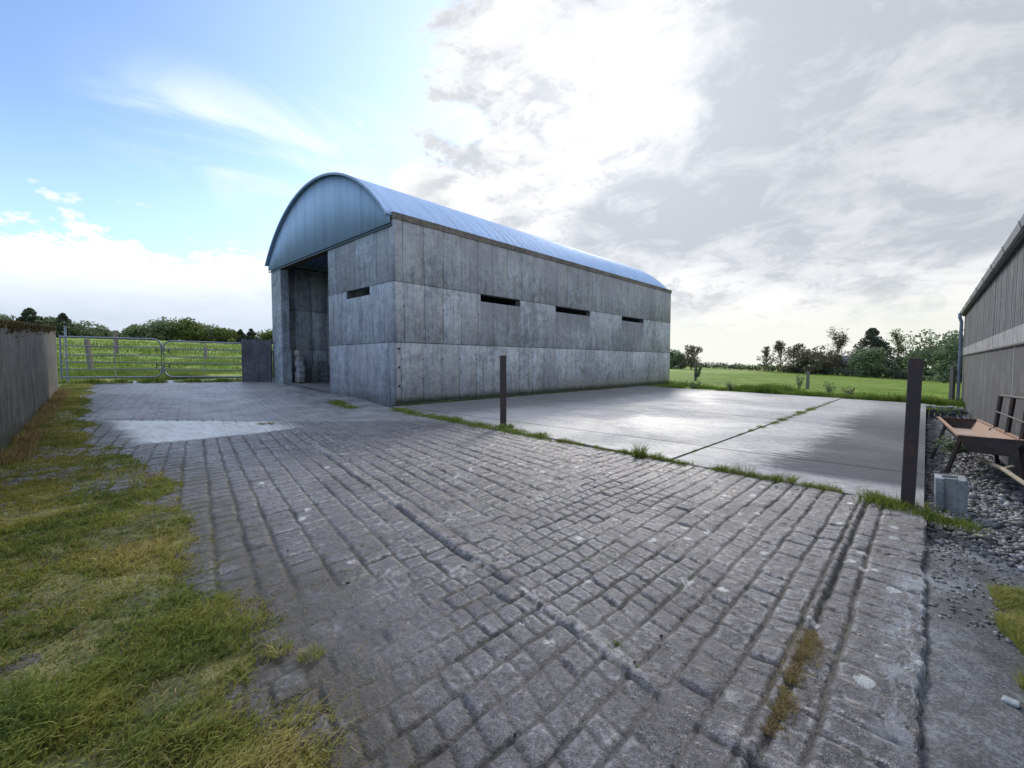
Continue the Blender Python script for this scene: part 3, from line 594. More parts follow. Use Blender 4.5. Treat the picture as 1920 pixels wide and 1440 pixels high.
# ------------------------------------------------------------ barn
BX0, BX1, BY0, BY1 = -19.65, -10.5, 6.55, 24.1
TOP = 4.02; J2 = 2.2; J3 = .55; BASE = -1.22
barn = thing('barn', 'grey concrete hay barn with a curved galvanised roof and open front', 'barn', ((BX0+BX1)/2, BY0, BASE))
def pbx(mb, axis, fixed0, fixed1, u0, u1, z0, z1):
    if axis == 'y': mb.box(fixed0, fixed1, u0, u1, z0, z1)
    else: mb.box(u0, u1, fixed0, fixed1, z0, z1)
def wallcore(mb, axis, f0, f1, u0, u1, z0, z1, holes):
    us = sorted({u0, u1, *[h[0] for h in holes], *[h[1] for h in holes]}); zs = sorted({z0, z1, *[h[2] for h in holes], *[h[3] for h in holes]})
    for i in range(len(us)-1):
        for j in range(len(zs)-1):
            cu, cz = (us[i]+us[i+1])/2, (zs[j]+zs[j+1])/2
            if any(h[0] < cu < h[1] and h[2] < cz < h[3] for h in holes): continue
            pbx(mb, axis, f0, f1, us[i], us[i+1], zs[j], zs[j+1])
def panels(name, axis, face, sgn, rows, holes, mat, parent, seed, th=.018, gap=.015, u_lim=None):
    rs = random.Random(seed); V = []; F = []; A = []
    for (z0, z1, js) in rows:
        for a, b in zip(js[:-1], js[1:]):
            segs = [(a, b, z0, z1)]
            for h in holes:
                ns = []
                for (p, q, r_, s_) in segs:
                    if h[1] <= p or h[0] >= q or h[3] <= r_ or h[2] >= s_: ns.append((p, q, r_, s_)); continue
                    if h[0] > p: ns.append((p, h[0], r_, s_))
                    if h[1] < q: ns.append((h[1], q, r_, s_))
                    c, d_ = max(p, h[0]), min(q, h[1])
                    if h[2] > r_: ns.append((c, d_, r_, h[2]))
                    if h[3] < s_: ns.append((c, d_, h[3], s_))
                segs = ns
            val = rs.random()**1.5; off = rs.uniform(-.004, .005)
            for (p, q, r_, s_) in segs:
                g_ = gap/2; p_, q_ = p+g_*(p == a), q-g_*(q == b); r2, s2 = r_+g_*.8*(r_ == z0), s_-g_*.8*(s_ == z1)
                t_ = th+off; f0, f1 = face, face+sgn*t_; bv = .006
                o = len(V)
                for (f_, e_) in ((f0, 0), (f1-sgn*bv, 0), (f1, bv)):
                    for (uu, z_) in ((p_+e_, r2+e_), (q_-e_, r2+e_), (q_-e_, s2-e_), (p_+e_, s2-e_)):
                        V.append((f_, uu, z_) if axis == 'y' else (uu, f_, z_))
                for l_ in (0, 4):
                    for k in range(4): F.append((o+l_+k, o+l_+(k+1) % 4, o+l_+4+(k+1) % 4, o+l_+4+k))
                F.append((o+8, o+9, o+10, o+11)); A += [val]*12
    flip = (sgn < 0) if axis == 'y' else (sgn > 0)
    if flip: F = [f_[::-1] for f_ in F]
    o0 = Vector(parent.location)
    V = np.array(V)-np.array(o0); ob = fastmesh(name, V, np.array(F), mat, {'pan': A}); ob.parent = parent; return ob
def joints(u0, u1, first, step, seed, jit=.02):
    rs = random.Random(seed); o = [u0]; u = first
    while u < u1-.25: o.append(u+rs.uniform(-jit, jit)); u += step
    o.append(u1); return o
slots = [(9.72, 11.62, 1.96, 2.2), (13.65, 16.05, 1.96, 2.19), (18.7, 20.9, 1.97, 2.19)]
mb = MB(); wallcore(mb, 'y', BX1-.25, BX1-.02, BY0+.02, BY1, BASE-.3, TOP-.17, slots)
sw = mb.build('side_wall', M_joint, barn)
rows = [(J3+.01, J2-.005, joints(BY0, BY1, BY0+.30, .688, 2)), (-1.13, J3, joints(BY0, BY1, BY0+.22, .688, 1)), (J2, TOP-.17, joints(BY0, BY1, BY0+.30, .688, 3))]
panels('wall_panel', 'y', BX1-.02, 1, rows, slots, M_wall, barn, 5)
MB().box(BX1-.28, BX1+.012, BY0-.005, BY1+.05, TOP-.17, TOP).build('wall_cap', M_cap, barn)
MB().box(BX1-.05, BX1+.07, BY0-.05, BY1, BASE-.2, -1.145).build('plinth', m_concrete('plinth_concrete', .6, (.9, 1, .8), .95, base=-1.0), barn)
for z_ in (.38, -.13, -.64): MB().tube([(BX1+.004, BY0+.13, z_), (BX1+.014, BY0+.13, z_)], .032, 12).build('tie_hole', M_black, barn)
rs = random.Random(4)
for zr, ph in ((0.1, 0), (-.45, 1), (1.55, 0), (.68, 1)):
    for k in range(24):
        if rs.random() < .5:
            yj = BY0+(.22 if zr < .5 else .30)+.688*k; MB().tube([(BX1+.004, yj, zr), (BX1+.012, yj, zr)], .018, 8).build('tie_hole', M_black, barn)
# front wall: right-hand part with one slot, left pier
DX1, DX0 = -14.45, -18.62
fslot = [(-13.22, -11.78, 1.96, 2.2)]
mb = MB(); wallcore(mb, 'x', BY0+.02, BY0+.25, DX1, BX1-.26, BASE-.3, TOP-.2, fslot); mb.build('front_wall', M_joint, barn)
rows = [(J3+.01, J2-.005, joints(DX1, BX1+.02, DX1+.35, .62, 7)), (-1.2, J3, joints(DX1, BX1+.02, DX1+.6, .62, 8)), (J2, TOP-.19, joints(DX1, BX1+.02, DX1+.6, .62, 9))]
panels('wall_panel', 'x', BY0+.02, -1, rows, fslot, M_front, barn, 6, th=.016, gap=.012)
MB().box(BX0, DX0, BY0, BY0+.30, BASE-.3, 3.8).build('pier', M_front, barn, bevel=.012)
MB().box(BX0-.02, DX0+.06, BY0-.02, BY0+.33, BASE-.3, J3-.02).build('pier_base', M_front, barn, bevel=.012)
mb = MB(); wallcore(mb, 'y', BX0, BX0+.23, BY0+.30, BY1, BASE-.3, TOP, []); mb.build('side_wall', M_joint, barn)
panels('wall_panel', 'y', BX0+.23, 1, [(J3+.01, J2-.005, joints(BY0+.3, BY1, BY0+.8, .688, 2)), (-1.13, J3, joints(BY0+.3, BY1, BY0+.8, .688, 1)), (J2, TOP-.1, joints(BY0+.3, BY1, BY0+.8, .688, 3))], [], M_inside, barn, 8)
panels('wall_panel', 'y', BX0, -1, [(J3+.01, J2-.005, joints(BY0, BY1, BY0+.3, .688, 2)), (-1.13, J3, joints(BY0, BY1, BY0+.3, .688, 1)), (J2, TOP-.1, joints(BY0, BY1, BY0+.3, .688, 3))], [], M_wall, barn, 9)
MB().box(BX0+.23, BX1-.26, BY1-.25, BY1, BASE-.3, TOP).build('rear_wall', M_wall, barn)
fl = MB().add([(BX0+.2, BY0+.02, g1(BX0, 7)+.03), (BX1-.25, BY0+.02, g1(BX1, 7)+.03), (BX1-.25, BY1-.2, g1(BX1, 7)+.03), (BX0+.2, BY1-.2, g1(BX0, 7)+.03)], [(0, 1, 2, 3)])
fl.build('floor', M_yard, barn)
# arched roof with corrugations running over the arc
XC, HW, Z0, ZA = -15.17, 4.62, 3.94, 6.07
rise = ZA-Z0; RR = (HW*HW+rise*rise)/2/rise; A0 = math.asin(HW/RR); ZC = ZA-RR
nA = 40; yv = np.arange(BY0-.16, BY1-.12, .02); th_ = np.linspace(-A0, A0, nA+1)
YY, TT = np.meshgrid(yv, th_, indexing='ij'); rr = RR+.009*np.sin(YY*2*np.pi/.076)*1.0
V1 = np.stack([XC+rr*np.sin(TT), YY, ZC+rr*np.cos(TT)], -1); rr2 = rr-.012; V2 = np.stack([XC+rr2*np.sin(TT), YY, ZC+rr2*np.cos(TT)], -1)
ny, na = V1.shape[:2]; N0 = ny*na; idx = np.arange(N0).reshape(ny, na)
q = lambda a, b, c, d_: np.stack([a.ravel(), b.ravel(), c.ravel(), d_.ravel()], 1)
F = [q(idx[:-1, :-1], idx[:-1, 1:], idx[1:, 1:], idx[1:, :-1]), q(idx[:-1, :-1], idx[1:, :-1], idx[1:, 1:], idx[:-1, 1:])+N0]
for a in (idx[0], idx[-1][::-1]): F.append(np.stack([a[:-1], a[:-1]+N0, a[1:]+N0, a[1:]], 1))
for a in (idx[::-1, 0], idx[:, -1]): F.append(np.stack([a[:-1], a[:-1]+N0, a[1:]+N0, a[1:]], 1))
V = np.concatenate([V1.reshape(-1, 3), V2.reshape(-1, 3)])-np.array(barn.location)
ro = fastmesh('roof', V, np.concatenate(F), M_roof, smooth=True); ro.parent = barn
# gable sheets (vertical corrugation), front and rear
def gable(name, y0, zb, sg):
    xs_ = np.arange(XC-HW+.01, XC+HW-.01, .0125); V = []; F = []; k = 16
    for i, x in enumerate(xs_):
        zt = ZC+math.sqrt(max(RR*RR-(x-XC)**2, 0))-.014; yo = y0+.008*math.sin(x*2*math.pi/.1)
        b_ = min(zb, zt-.02); V += [(x, yo, b_), (x, yo, zt), (x, yo+.006, b_), (x, yo+.006, zt)]
    for i in range(len(xs_)-1):
        o = 4*i; F += [(o, o+4, o+5, o+1), (o+2, o+3, o+7, o+6), (o, o+2, o+6, o+4), (o+1, o+5, o+7, o+3)]
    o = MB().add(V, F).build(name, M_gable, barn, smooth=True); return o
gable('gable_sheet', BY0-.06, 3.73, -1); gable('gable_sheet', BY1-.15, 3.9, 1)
mb = MB()
for i in range(nA):
    a, b = th_[i], th_[i+1]
    P_ = lambda t_, r_, y_: (XC+r_*math.sin(t_), y_, ZC+r_*math.cos(t_))
    ya, yb = BY0-.185, BY0-.165
    mb.hexa([P_(a, RR-.05, ya), P_(b, RR-.05, ya), P_(b, RR-.05, yb), P_(a, RR-.05, yb)], [P_(a, RR+.014, ya), P_(b, RR+.014, ya), P_(b, RR+.014, yb), P_(a, RR+.014, yb)])
mb.build('roof_trim', m_simple('trim_blue_grey', (.20, .28, .40), .7, .1), barn)
MB().box(BX0-.15, BX1-.02, BY0-.035, BY0-.022, 3.665, 3.715).box(XC+HW-.5, XC+HW-.02, BY0-.035, BY0-.022, 3.73, 3.76).build('gable_rail', m_simple('rail_dark', (.05, .07, .10), .6, .4), barn)
MB().box(BX0+.01, DX1, BY0+.05, BY0+.2, 3.66, 3.86).build('door_beam', M_darksteel, barn)
mb = MB()
for yb in (BY0+.3, BY0+4.7, BY0+9.1, BY0+13.4, BY1-.4):
    mb.tube([(XC+(RR-.09)*math.sin(t_), yb, ZC+(RR-.09)*math.cos(t_)) for t_ in np.linspace(-A0, A0, 15)], .035, 6)
mb.build('roof_truss', M_darksteel, barn)
# blocks stacked inside the doorway
def make_block(name, L_, W_, H_, mat, hollow=True, loc=(0,0,0), rz=0, label='', cat='block', group=None, bevel=.006):
    o_ = thing(name, label, cat, loc, rz, group); mb = MB(); w_ = .035
    hx, hy = L_/2, W_/2
    if hollow:
        mb.box(-hx, hx, -hy, -hy+w_, 0, H_); mb.box(-hx, hx, hy-w_, hy, 0, H_)
        for a, b in ((-hx, -hx+w_), (-w_/2, w_/2), (hx-w_, hx)): mb.box(a, b, -hy+w_, hy-w_, 0, H_-.001)
    else: mb.box(-hx, hx, -hy, hy, 0, H_)
    ob = mb.build('block_body', mat, None, bevel=bevel); ob.parent = o_; ob.location = (0, 0, 0); return o_
def solid_block(x, y, z, rz, label, mat, L_=.44, W_=.215, H_=.215):
    mb = MB(); v = [(sx*L_/2*(1+rnd.uniform(-.02, .02)), sy*W_/2, sz*H_) for sz in (0, 1) for sx, sy in ((-1, -1), (1, -1), (1, 1), (-1, 1))]
    mb.hexa(v[:4], v[4:]); o = mb.build('concrete_block', mat, None, bevel=.01); o.location = (x, y, z); o.rotation_euler = (0, 0, rz)
    return tag(o, label, 'block', 'concrete blocks stacked in the barn doorway')
fz = g1(-19, 7)+.035
ordn = ['bottom', 'second', 'third', 'fourth', 'fifth', 'topmost']
for k in range(6):
    solid_block(-18.36+rnd.uniform(-.05, .05), 7.12+rnd.uniform(-.04, .04), fz+.217*k, rnd.uniform(-.12, .12), '%s block of the tall stack behind the left pier' % ordn[k], M_block if k in (1, 2, 3) else M_oldblock)
for k in range(5):
    solid_block(-19.0+rnd.uniform(-.05, .05), 7.45, fz+.217*k, rnd.uniform(-.15, .15), '%s block of the stack by the inner wall, left of the tall stack' % ordn[k], M_oldblock)
names = ['left', 'middle', 'right']
for c_ in range(3):
    for k in range((3, 4, 3)[c_]):
        solid_block(-18.9+rnd.uniform(-.05, .05), 7.95+.33*c_, fz+.217*k, 1.57+rnd.uniform(-.1, .1), '%s block of the %s low column heaped deeper in the doorway' % (['bottom', 'second', 'third', 'top'][k], names[c_]), M_oldblock, L_=.30)
# ------------------------------------------------------------ left boundary wall, stub wall
def wallrun(name, p0, p1, th, z0a, z1a, z0b, z1b, mat, label, cat='wall', nseg=40, rough_top=.02, cap=None):
    p0 = Vector((*p0, 0)); p1 = Vector((*p1, 0)); dr = (p1-p0).normalized(); nr = Vector((-dr.y, dr.x, 0))
    root = thing(name, label, cat, (p0.x, p0.y, z0a))
    V = []; F = []; rs = random.Random(3)
    for i in range(nseg+1):
        t_ = i/nseg; p = p0.lerp(p1, t_); zb = z0a+(z0b-z0a)*t_; zt = z1a+(z1b-z1a)*t_+rs.uniform(-rough_top, rough_top)
        V += [(p.x, p.y, zb), (p.x, p.y, zt), (p.x+nr.x*th, p.y+nr.y*th, zt), (p.x+nr.x*th, p.y+nr.y*th, zb)]
    for i in range(nseg):
        o = 4*i
        for k in range(4): F.append((o+k, o+(k+1) % 4, o+4+(k+1) % 4, o+4+k))
    F.append((3, 2, 1, 0)); o = 4*nseg; F.append((o, o+1, o+2, o+3))
    mb = MB(); mb.v = V; mb.f = F; mb.build('wall_body', mat, root)
    if cap:
        rs2 = np.random.RandomState(5); n = 13000; t_ = rs2.uniform(0, 1, n); s_ = rs2.uniform(-.02, th+.02, n)
        x = p0.x+(p1.x-p0.x)*t_+nr.x*s_; y = p0.y+(p1.y-p0.y)*t_+nr.y*s_; z = z1a+(z1b-z1a)*t_-.02-.05*rs2.uniform(0, 1, n)*((s_ < 0) | (s_ > th))
        f2 = rs2.uniform(size=n) < .55; s2_ = .012; x = np.where(f2, p0.x+(p1.x-p0.x)*t_+nr.x*s2_, x); y = np.where(f2, p0.y+(p1.y-p0.y)*t_+nr.y*s2_, y); z = np.where(f2, z1a+(z1b-z1a)*t_-rs2.exponential(.03, n), z); q = fbm(x*2, y*2+s_*5, 3, 9); k = q > .36
        b_ = blades('moss_top', x[k]-root.location.x, y[k]-root.location.y, z[k]-root.location.z, np.full(k.sum(), .05)*rs2.uniform(.3, 1.2, k.sum()), cap, .03, .6, kind=None, seed=6)
        b_.parent = root; b_.name = 'moss'
    return root
M_moss = m_blade('wall_moss', [(.2, (.04, .038, .018)), (.45, (.085, .072, .03)), (.65, (.13, .095, .045)), (.85, (.085, .09, .03))], .2)
wallrun('concrete_wall', (-19.22, .33), (-3.0, -.86), -.24, -1.35, 1.05, -1.6, .25, M_left, 'long weathered concrete boundary wall with mossy top along the lawn', nseg=60, cap=M_moss)
wallrun('concrete_wall', (-20.22, 5.62), (-19.66, 6.52), -.22, -1.1, .94, -1.2, .93, M_stub, 'short dark concrete wall between the gates and the barn corner', nseg=6, rough_top=.008)
# ------------------------------------------------------------ gates
def gate(name, label, p_hinge, p_free, zb, zt, hz2):
    a = Vector(p_hinge); b = Vector(p_free); root = thing(name, label, 'gate', a, 0, 'pair of steel field gates')
    dr = (b-a); L_ = Vector((dr.x, dr.y, 0)).length; r_ = .028; H_ = zt-zb; u = Vector((dr.x, dr.y, 0)).normalized(); sl_ = dr.z/L_
    P_ = lambda s_, h: a+u*s_+Vector((0, 0, h+sl_*s_))
    cr = .26; arc = lambda c_s, c_h, a0, a1: [P_(c_s+cr*math.cos(t_), c_h+cr*math.sin(t_)) for t_ in np.linspace(a0, a1, 7)]
    pts = [P_(0, zt)]+arc(L_-cr, zt-cr, math.pi/2, 0)+arc(L_-cr, zb+cr, 0, -math.pi/2)+[P_(0, zb)]
    MB().tube(pts, r_*1.1, 8).build('frame', M_gate, root, origin=a)
    MB().tube([P_(.02, zb-.05), P_(.02, zt+.06)], .03, 8).build('hinge_stile', M_gate, root, origin=a)
    for f_ in (.17, .34, .52, .72, .86):
        pass
    for k, f_ in enumerate((.20, .385, .56, .78)):
        h = zb+H_*f_; e_ = L_-.02
        MB().tube([P_(.02, h), P_(e_, h)], r_*.8, 6).build('rail', M_gate, root, origin=a)
    MB().bar(P_(L_*.52, zb), P_(L_*.52, zt), .06, .012, up=u).build('brace', M_gate, root, origin=a)
    for f_ in (.30, .72):
        h = zb+H_*f_; MB().tube([P_(L_-.16, h-.09), P_(L_-.16, h+.09)], .018, 6).tube([P_(L_-.16, h), P_(L_+.05, h)], .016, 6).build('latch', M_darksteel, root, origin=a)
    return root
gl = Vector((-21.9, .45, 0)); gr = Vector((-20.27, 5.7, 0)); gm = gl.lerp(gr, .515)
gate('steel_gate', 'left steel field gate, hung beside the mossy boundary wall', gl, gm.lerp(gl, .012)+Vector((0, 0, -.02)), -.52, .90, 0)
gate('steel_gate', 'right steel field gate, hung beside the short dark wall', gr+Vector((0, 0, -.06)), gm.lerp(gr, .012)+Vector((0, 0, -.02)), -.52, .84, 0)
pp = thing('gate_post', 'slim pale blue-grey steel post behind the hinge end of the left gate', 'post', (-22.2, .62, -.75))
MB().tube([(-22.2, .62, -.75), (-22.2, .62, 1.28)], .03, 8).build('post_body', M_pipe, pp); MB().tube([(-22.2, .62, 1.28), (-22.2, .62, 1.31)], .04, 8).build('cap', M_pipe, pp)
# ------------------------------------------------------------ rusty H-section posts
def hpost(x, y, z0, h, rz, label, wf=.09):
    root = thing('steel_post', label, 'post', (x, y, z0), rz, 'rusty steel posts at the yard edge')
    dp, tf = .10, .012; mb = MB()
    mb.box(-wf/2, wf/2, -dp/2, -dp/2+tf, -.1, h); ob = mb.build('flange', M_rust, None, bevel=.002); ob.parent = root
    mb = MB(); mb.box(-wf/2, wf/2, dp/2-tf, dp/2, -.1, h); ob = mb.build('flange', M_rust, None, bevel=.002); ob.parent = root
    mb = MB(); mb.box(-.005, .005, -dp/2+tf, dp/2-tf, -.1, h-.002); ob = mb.build('web', M_rust, None); ob.parent = root
    return root
p = hpost(-.085, 5.12, -1.27, 1.305, R(4), 'taller-looking rusty steel post nearest the camera, at the right end of the yard edge'); p.rotation_euler = (R(-.3), R(.6), R(4))
p = hpost(-6.06, 6.2, -1.26, 1.40, R(48), 'rusty steel post standing in the grass in front of the barn side', .12)
# ------------------------------------------------------------ right-hand shed
SX = 1.0; SY0, SY1 = -2.0, 24.2; shed = thing('shed', 'low dark farm shed with ribbed cladding over rendered lower wall', 'shed', (SX, SY1, -2.0))
MB().box(SX, SX+7, SY0, SY1, -2.0, .28).build('lower_wall', M_render, shed)
for yj in np.arange(10.53-4.52*2, 24, 4.52): MB().box(SX-.006, SX+.02, yj-.025, yj+.025, -2.0, .275).build('wall_joint', M_jointpale, shed)
EZ = 1.80
MB().box(SX+.03, SX+7, SY0, SY1-.02, .28, EZ).build('upper_wall', M_soffit, shed)
rs = random.Random(8); V = MB(); V2 = MB(); y = SY0
while y < SY1:
    wb = .20; dx = rs.uniform(0, .006); V.box(SX-.012-dx, SX+.03, y, min(y+wb-.03, SY1), .56+rs.uniform(-.004, .004), EZ); V2.box(SX-.016-dx, SX+.03, y, min(y+wb-.02, SY1), .29, .557); y += wb
V.build('cladding', M_clad, shed, bevel=.003); V2.build('lower_cladding', M_cladpale, shed, bevel=.003)
MB().box(SX-.03, SX+.03, SY0, SY1, .262, .288).build('drip_rail', M_darksteel, shed)
# roof slab rising away from the yard, fascia and gutter
MB().hexa([(SX-.05, SY0, EZ+.05), (SX+7, SY0, EZ+1.3), (SX+7, SY1+.1, EZ+1.3), (SX-.05, SY1+.1, EZ+.05)], [(SX-.05, SY0, EZ+.09), (SX+7, SY0, EZ+1.35), (SX+7, SY1+.1, EZ+1.35), (SX-.05, SY1+.1, EZ+.09)]).build('roof', M_fibre, shed)
MB().box(SX-.075, SX-.02, SY0, SY1+.08, EZ-.03, EZ+.045).build('fascia', M_soffit, shed)
gx = SX-.14
for k, yj in enumerate(np.arange(1.8, 24.2, 1.83)):
    ye = min(yj+1.82, SY1+.1); MB().hexa([(gx+.01, yj, EZ+.02), (gx+.06, yj, EZ+.02), (gx+.06, ye, EZ+.02), (gx+.01, ye, EZ+.02)], [(gx-.02, yj, EZ+.105), (gx+.06, yj, EZ+.105), (gx+.06, ye, EZ+.105), (gx-.02, ye, EZ+.105)]).build('gutter', M_gutter, shed)
    MB().hexa([(gx+.0, yj-.02, EZ+.012), (gx+.05, yj-.02, EZ+.012), (gx+.05, yj+.02, EZ+.012), (gx+.0, yj+.02, EZ+.012)], [(gx-.03, yj-.02, EZ+.115), (gx+.05, yj-.02, EZ+.115), (gx+.05, yj+.02, EZ+.115), (gx-.03, yj+.02, EZ+.115)]).build('gutter_bracket', M_fibre, shed)
py_ = 23.7; MB().tube([(SX-.16, py_, EZ+.05), (SX-.16, py_, EZ-.10), (SX-.11, py_, EZ-.28), (SX-.11, py_, -1.75)], .052, 10).build('downpipe', M_pipe, shed, smooth=False)
# ------------------------------------------------------------ feed trough with back rail
tr = thing('feed_trough', 'rusty steel cattle feed trough on splayed legs beside the shed', 'trough', (.30, 7.35, -1.32))
NL = Vector((.30, 7.35, -.862)); FLv = Vector((.19, 11.4, -1.02)); wdt = Vector((.50, -.04, -.0)); dep = .17
FRv = FLv+wdt; NR = NL+wdt
up = Vector((0, 0, 1)); ins = Vector((.085, 0, 0)); dwn = Vector((0, 0, -dep))
bNL, bFL, bNR, bFR = NL+ins+dwn, FLv+ins+dwn, NR-ins+dwn, FRv-ins+dwn
def sheet(pts, th, nrm, name, mat):
    nrm = Vector(nrm)*th; return MB().hexa([Vector(p_) for p_ in pts], [Vector(p_)+nrm for p_ in pts]).build(name, mat, tr)
sheet([NL, FLv, bFL, bNL], .008, (-1, 0, .2), 'side_panel', M_darksteel); sheet([NR, FRv, bFR, bNR], .008, (1, 0, .2), 'side_panel', M_darksteel)
sheet([NL+(.006, 0, -.002) if 0 else NL+Vector((.003, .01, -.004)), FLv+Vector((.003, -.01, -.004)), bFL+Vector((.003, -.01, .004)), bNL+Vector((.003, .01, .004))], .004, (1, 0, .3), 'lining', M_rustlite)
sheet([NR+Vector((-.003, .01, -.004)), FRv+Vector((-.003, -.01, -.004)), bFR+Vector((-.003, -.01, .004)), bNR+Vector((-.003, .01, .004))], .004, (-1, 0, .3), 'lining', M_rustlite)
sheet([bNL, bNR, bFR, bFL], .008, (0, 0, -1), 'floor_panel', M_darksteel)
sheet([bNL+Vector((0, .01, .003)), bNR+Vector((0, .01, .003)), bFR+Vector((0, -.01, .003)), bFL+Vector((0, -.01, .003))], .003, (0, 0, 1), 'floor_lining', m_simple('rusty_floor', (.34, .22, .17), .75, .1, .4, 5, .4, (.38, .36, .35)))
sheet([NL, NR, bNR, bNL], .008, (0, -1, 0), 'end_panel', M_darksteel); sheet([FLv, FRv, bFR, bFL], .008, (0, 1, 0), 'end_panel', M_darksteel)
for a, b in ((NL, FLv), (NR, FRv)): MB().bar(a+Vector((0, 0, .006)), b+Vector((0, 0, .006)), .035, .022).build('rim', M_rustlite, tr)
for a, b in ((NL, NR), (FLv, FRv)): MB().bar(a+Vector((0, 0, .004)), b+Vector((0, 0, .004)), .03, .018).build('rim', M_darksteel, tr)
for (pt, ft) in ((NL+Vector((.02, .05, -.02)), Vector((.215, 7.42, -1.33))), (NL.lerp(FLv, .62)+Vector((.02, 0, -.02)), Vector((.10, 9.75, -1.55))), (NR+Vector((-.02, .05, -.02)), Vector((.86, 7.42, -1.38))), (NR.lerp(FRv, .55)+Vector((-.02, 0, -.02)), Vector((.82, 9.7, -1.5)))):
    MB().bar(pt, ft, .045, .012, up=(1, 0, 0)).bar(pt+Vector((0, .02, 0)), ft+Vector((0, .02, 0)), .012, .045, up=(1, 0, 0)).build('leg', M_darksteel, tr)
# back rail: uprights from the wall-side rim, two rails
def onrim(t_): return NR.lerp(FRv, t_)
rb = [(.75, 8.6), (.70, 9.9)]
ra = onrim(.50); rbp = onrim(.26); H1 = .47
fr = MB(); fr.tube([ra, ra+Vector((.03, .1, H1-.06)), ra+Vector((.04, .04, H1)), onrim(.0)+Vector((.04, -.1, H1+.0)), onrim(0)+Vector((.04, -1.3, H1))], .016, 8)
fr.build('top_rail', M_darksteel, tr); MB().tube([ra+Vector((.0, .05, .24)), onrim(0)+Vector((.03, -1.3, .24))], .010, 8).build('middle_rail', M_darksteel, tr)
for q_ in (ra, rbp, onrim(.03)): MB().bar(q_, q_+Vector((.04, .03, H1)), .035, .035).build('rail_upright', M_darksteel, tr)
st = thing('wooden_stick', 'pale weathered wooden stick leaning below the feed trough', 'stick', (.60, 8.0, -1.3)); 
MB().tube([(.50, 8.2, -1.22), (.62, 6.9, -1.12), (.66, 5.4, -1.02)], [.02, .022, .018], 7).build('stick_body', M_stick, st); MB().tube([(.62, 6.9, -1.12), (.68, 6.8, -1.06)], .012, 6).build('stub', M_stick, st)
# hollow block in front of the trough
hb = thing('concrete_block', 'pale hollow concrete block standing on the gravel in front of the trough', 'block', (.20, 5.70, -1.36), R(0))
L_, W_, H_ = .205, .19, .31; mb = MB(); hx, hy, w_ = L_/2, W_/2, .04
mb.box(-hx, hx, -hy+.03, -hy+w_+.015, 0, H_); mb.box(-hx, hx, hy-w_, hy, 0, H_); mb.box(-hx, -hx+.05, -hy+w_, hy-w_, 0, H_-.001); mb.box(hx-.05, hx, -hy+w_, hy-w_, 0, H_-.001)
mb.box(-hx-.001, -hx+.055, -hy, -hy+.0295, 0, H_-.002); mb.box(hx-.055, hx+.001, -hy, -hy+.0295, 0, H_-.002)
mb.box(-hx+.05, hx-.05, -hy+w_+.0155, hy-w_, 0, .12)
ob = mb.build('block_body', M_block, None, bevel=.004); ob.parent = hb
hb.rotation_euler = (R(2), R(-2), R(3))
# ------------------------------------------------------------ gravel stones
def stones(name, X_, Y_, Z_, S_, mat, seed, label=None):
    rs = np.random.RandomState(seed); n = len(X_); ph = (1+5**.5)/2
    ico = np.array([(-1, ph, 0), (1, ph, 0), (-1, -ph, 0), (1, -ph, 0), (0, -1, ph), (0, 1, ph), (0, -1, -ph), (0, 1, -ph), (ph, 0, -1), (ph, 0, 1), (-ph, 0, -1), (-ph, 0, 1)])/1.9
    fi = np.array([(0,11,5),(0,5,1),(0,1,7),(0,7,10),(0,10,11),(1,5,9),(5,11,4),(11,10,2),(10,7,6),(7,1,8),(3,9,4),(3,4,2),(3,2,6),(3,6,8),(3,8,9),(4,9,5),(2,4,11),(6,2,10),(8,6,7),(9,8,1)])
    V = ico[None]*rs.uniform(.75, 1.2, (n, 12, 1))*(S_[:, None, None]*rs.uniform(.5, 1.3, (n, 1, 3)))
    V[:, :, 2] *= .65
    a = rs.uniform(0, 6.28, n); ca, sa = np.cos(a)[:, None], np.sin(a)[:, None]
    x = V[:, :, 0]*ca-V[:, :, 1]*sa; y = V[:, :, 0]*sa+V[:, :, 1]*ca
    V = np.stack([x+X_[:, None], y+Y_[:, None], V[:, :, 2]+Z_[:, None]], -1)
    F = (fi[None]+np.arange(n)[:, None, None]*12).reshape(-1, 3)
    o = fastmesh(name, V.reshape(-1, 3), F, mat, {'rand': np.repeat(rs.uniform(0, 1, n), 12)}, kind='stuff')
    if label: o['label'] = label
    return o
def m_stones():
    m, t, b = material('gravel_stone'); pos = t.node('ShaderNodeNewGeometry').outputs['Position']; r_ = t.attr('rand')
    c = t.ramp(r_, [(0, (.03, .03, .034)), (.45, (.08, .08, .09)), (.8, (.15, .15, .165)), (1, (.32, .33, .36))])
    c = t.mix(t.ss(t.noise(pos, 45, 5, .7), .4, .6, 0, .45), c, (.09, .085, .08)); finish(t, b, c, .6, t.noise(pos, 120, 3, .6), .4, .004); return m
M_st = m_stones(); rs = np.random.RandomState(40); n = 15000
y = 4.2+16.5*rs.uniform(0, 1, n)**2.0; x = rs.uniform(.06, .95+.4*(y < 9), n)
x = np.where(y < 5.2, rs.uniform(.04, 1.6, n), x); e_ = fbm(x*5, y*5, 3, 2)
k = ((y > 4.45+.35*(e_-.5)) | (rs.uniform(size=n) < .08)) & ~((x < .17) & (y < 5.5) & (rs.uniform(size=n) < .7)); x, y = x[k], y[k]
sz = .012+.022*rs.uniform(0, 1, len(x))**2.2+.0012*(y-4)
stones('gravel', x, y, zright(x, y)+sz*.25, sz, M_st, 41, 'loose grey gravel and rubble between the yard slab and the shed')
r5 = np.random.RandomState(49); n5 = 170; y5 = 4.8+12*r5.uniform(0, 1, n5)**1.6; x5 = r5.uniform(.12, .95, n5); s5 = r5.uniform(.03, .07, n5)
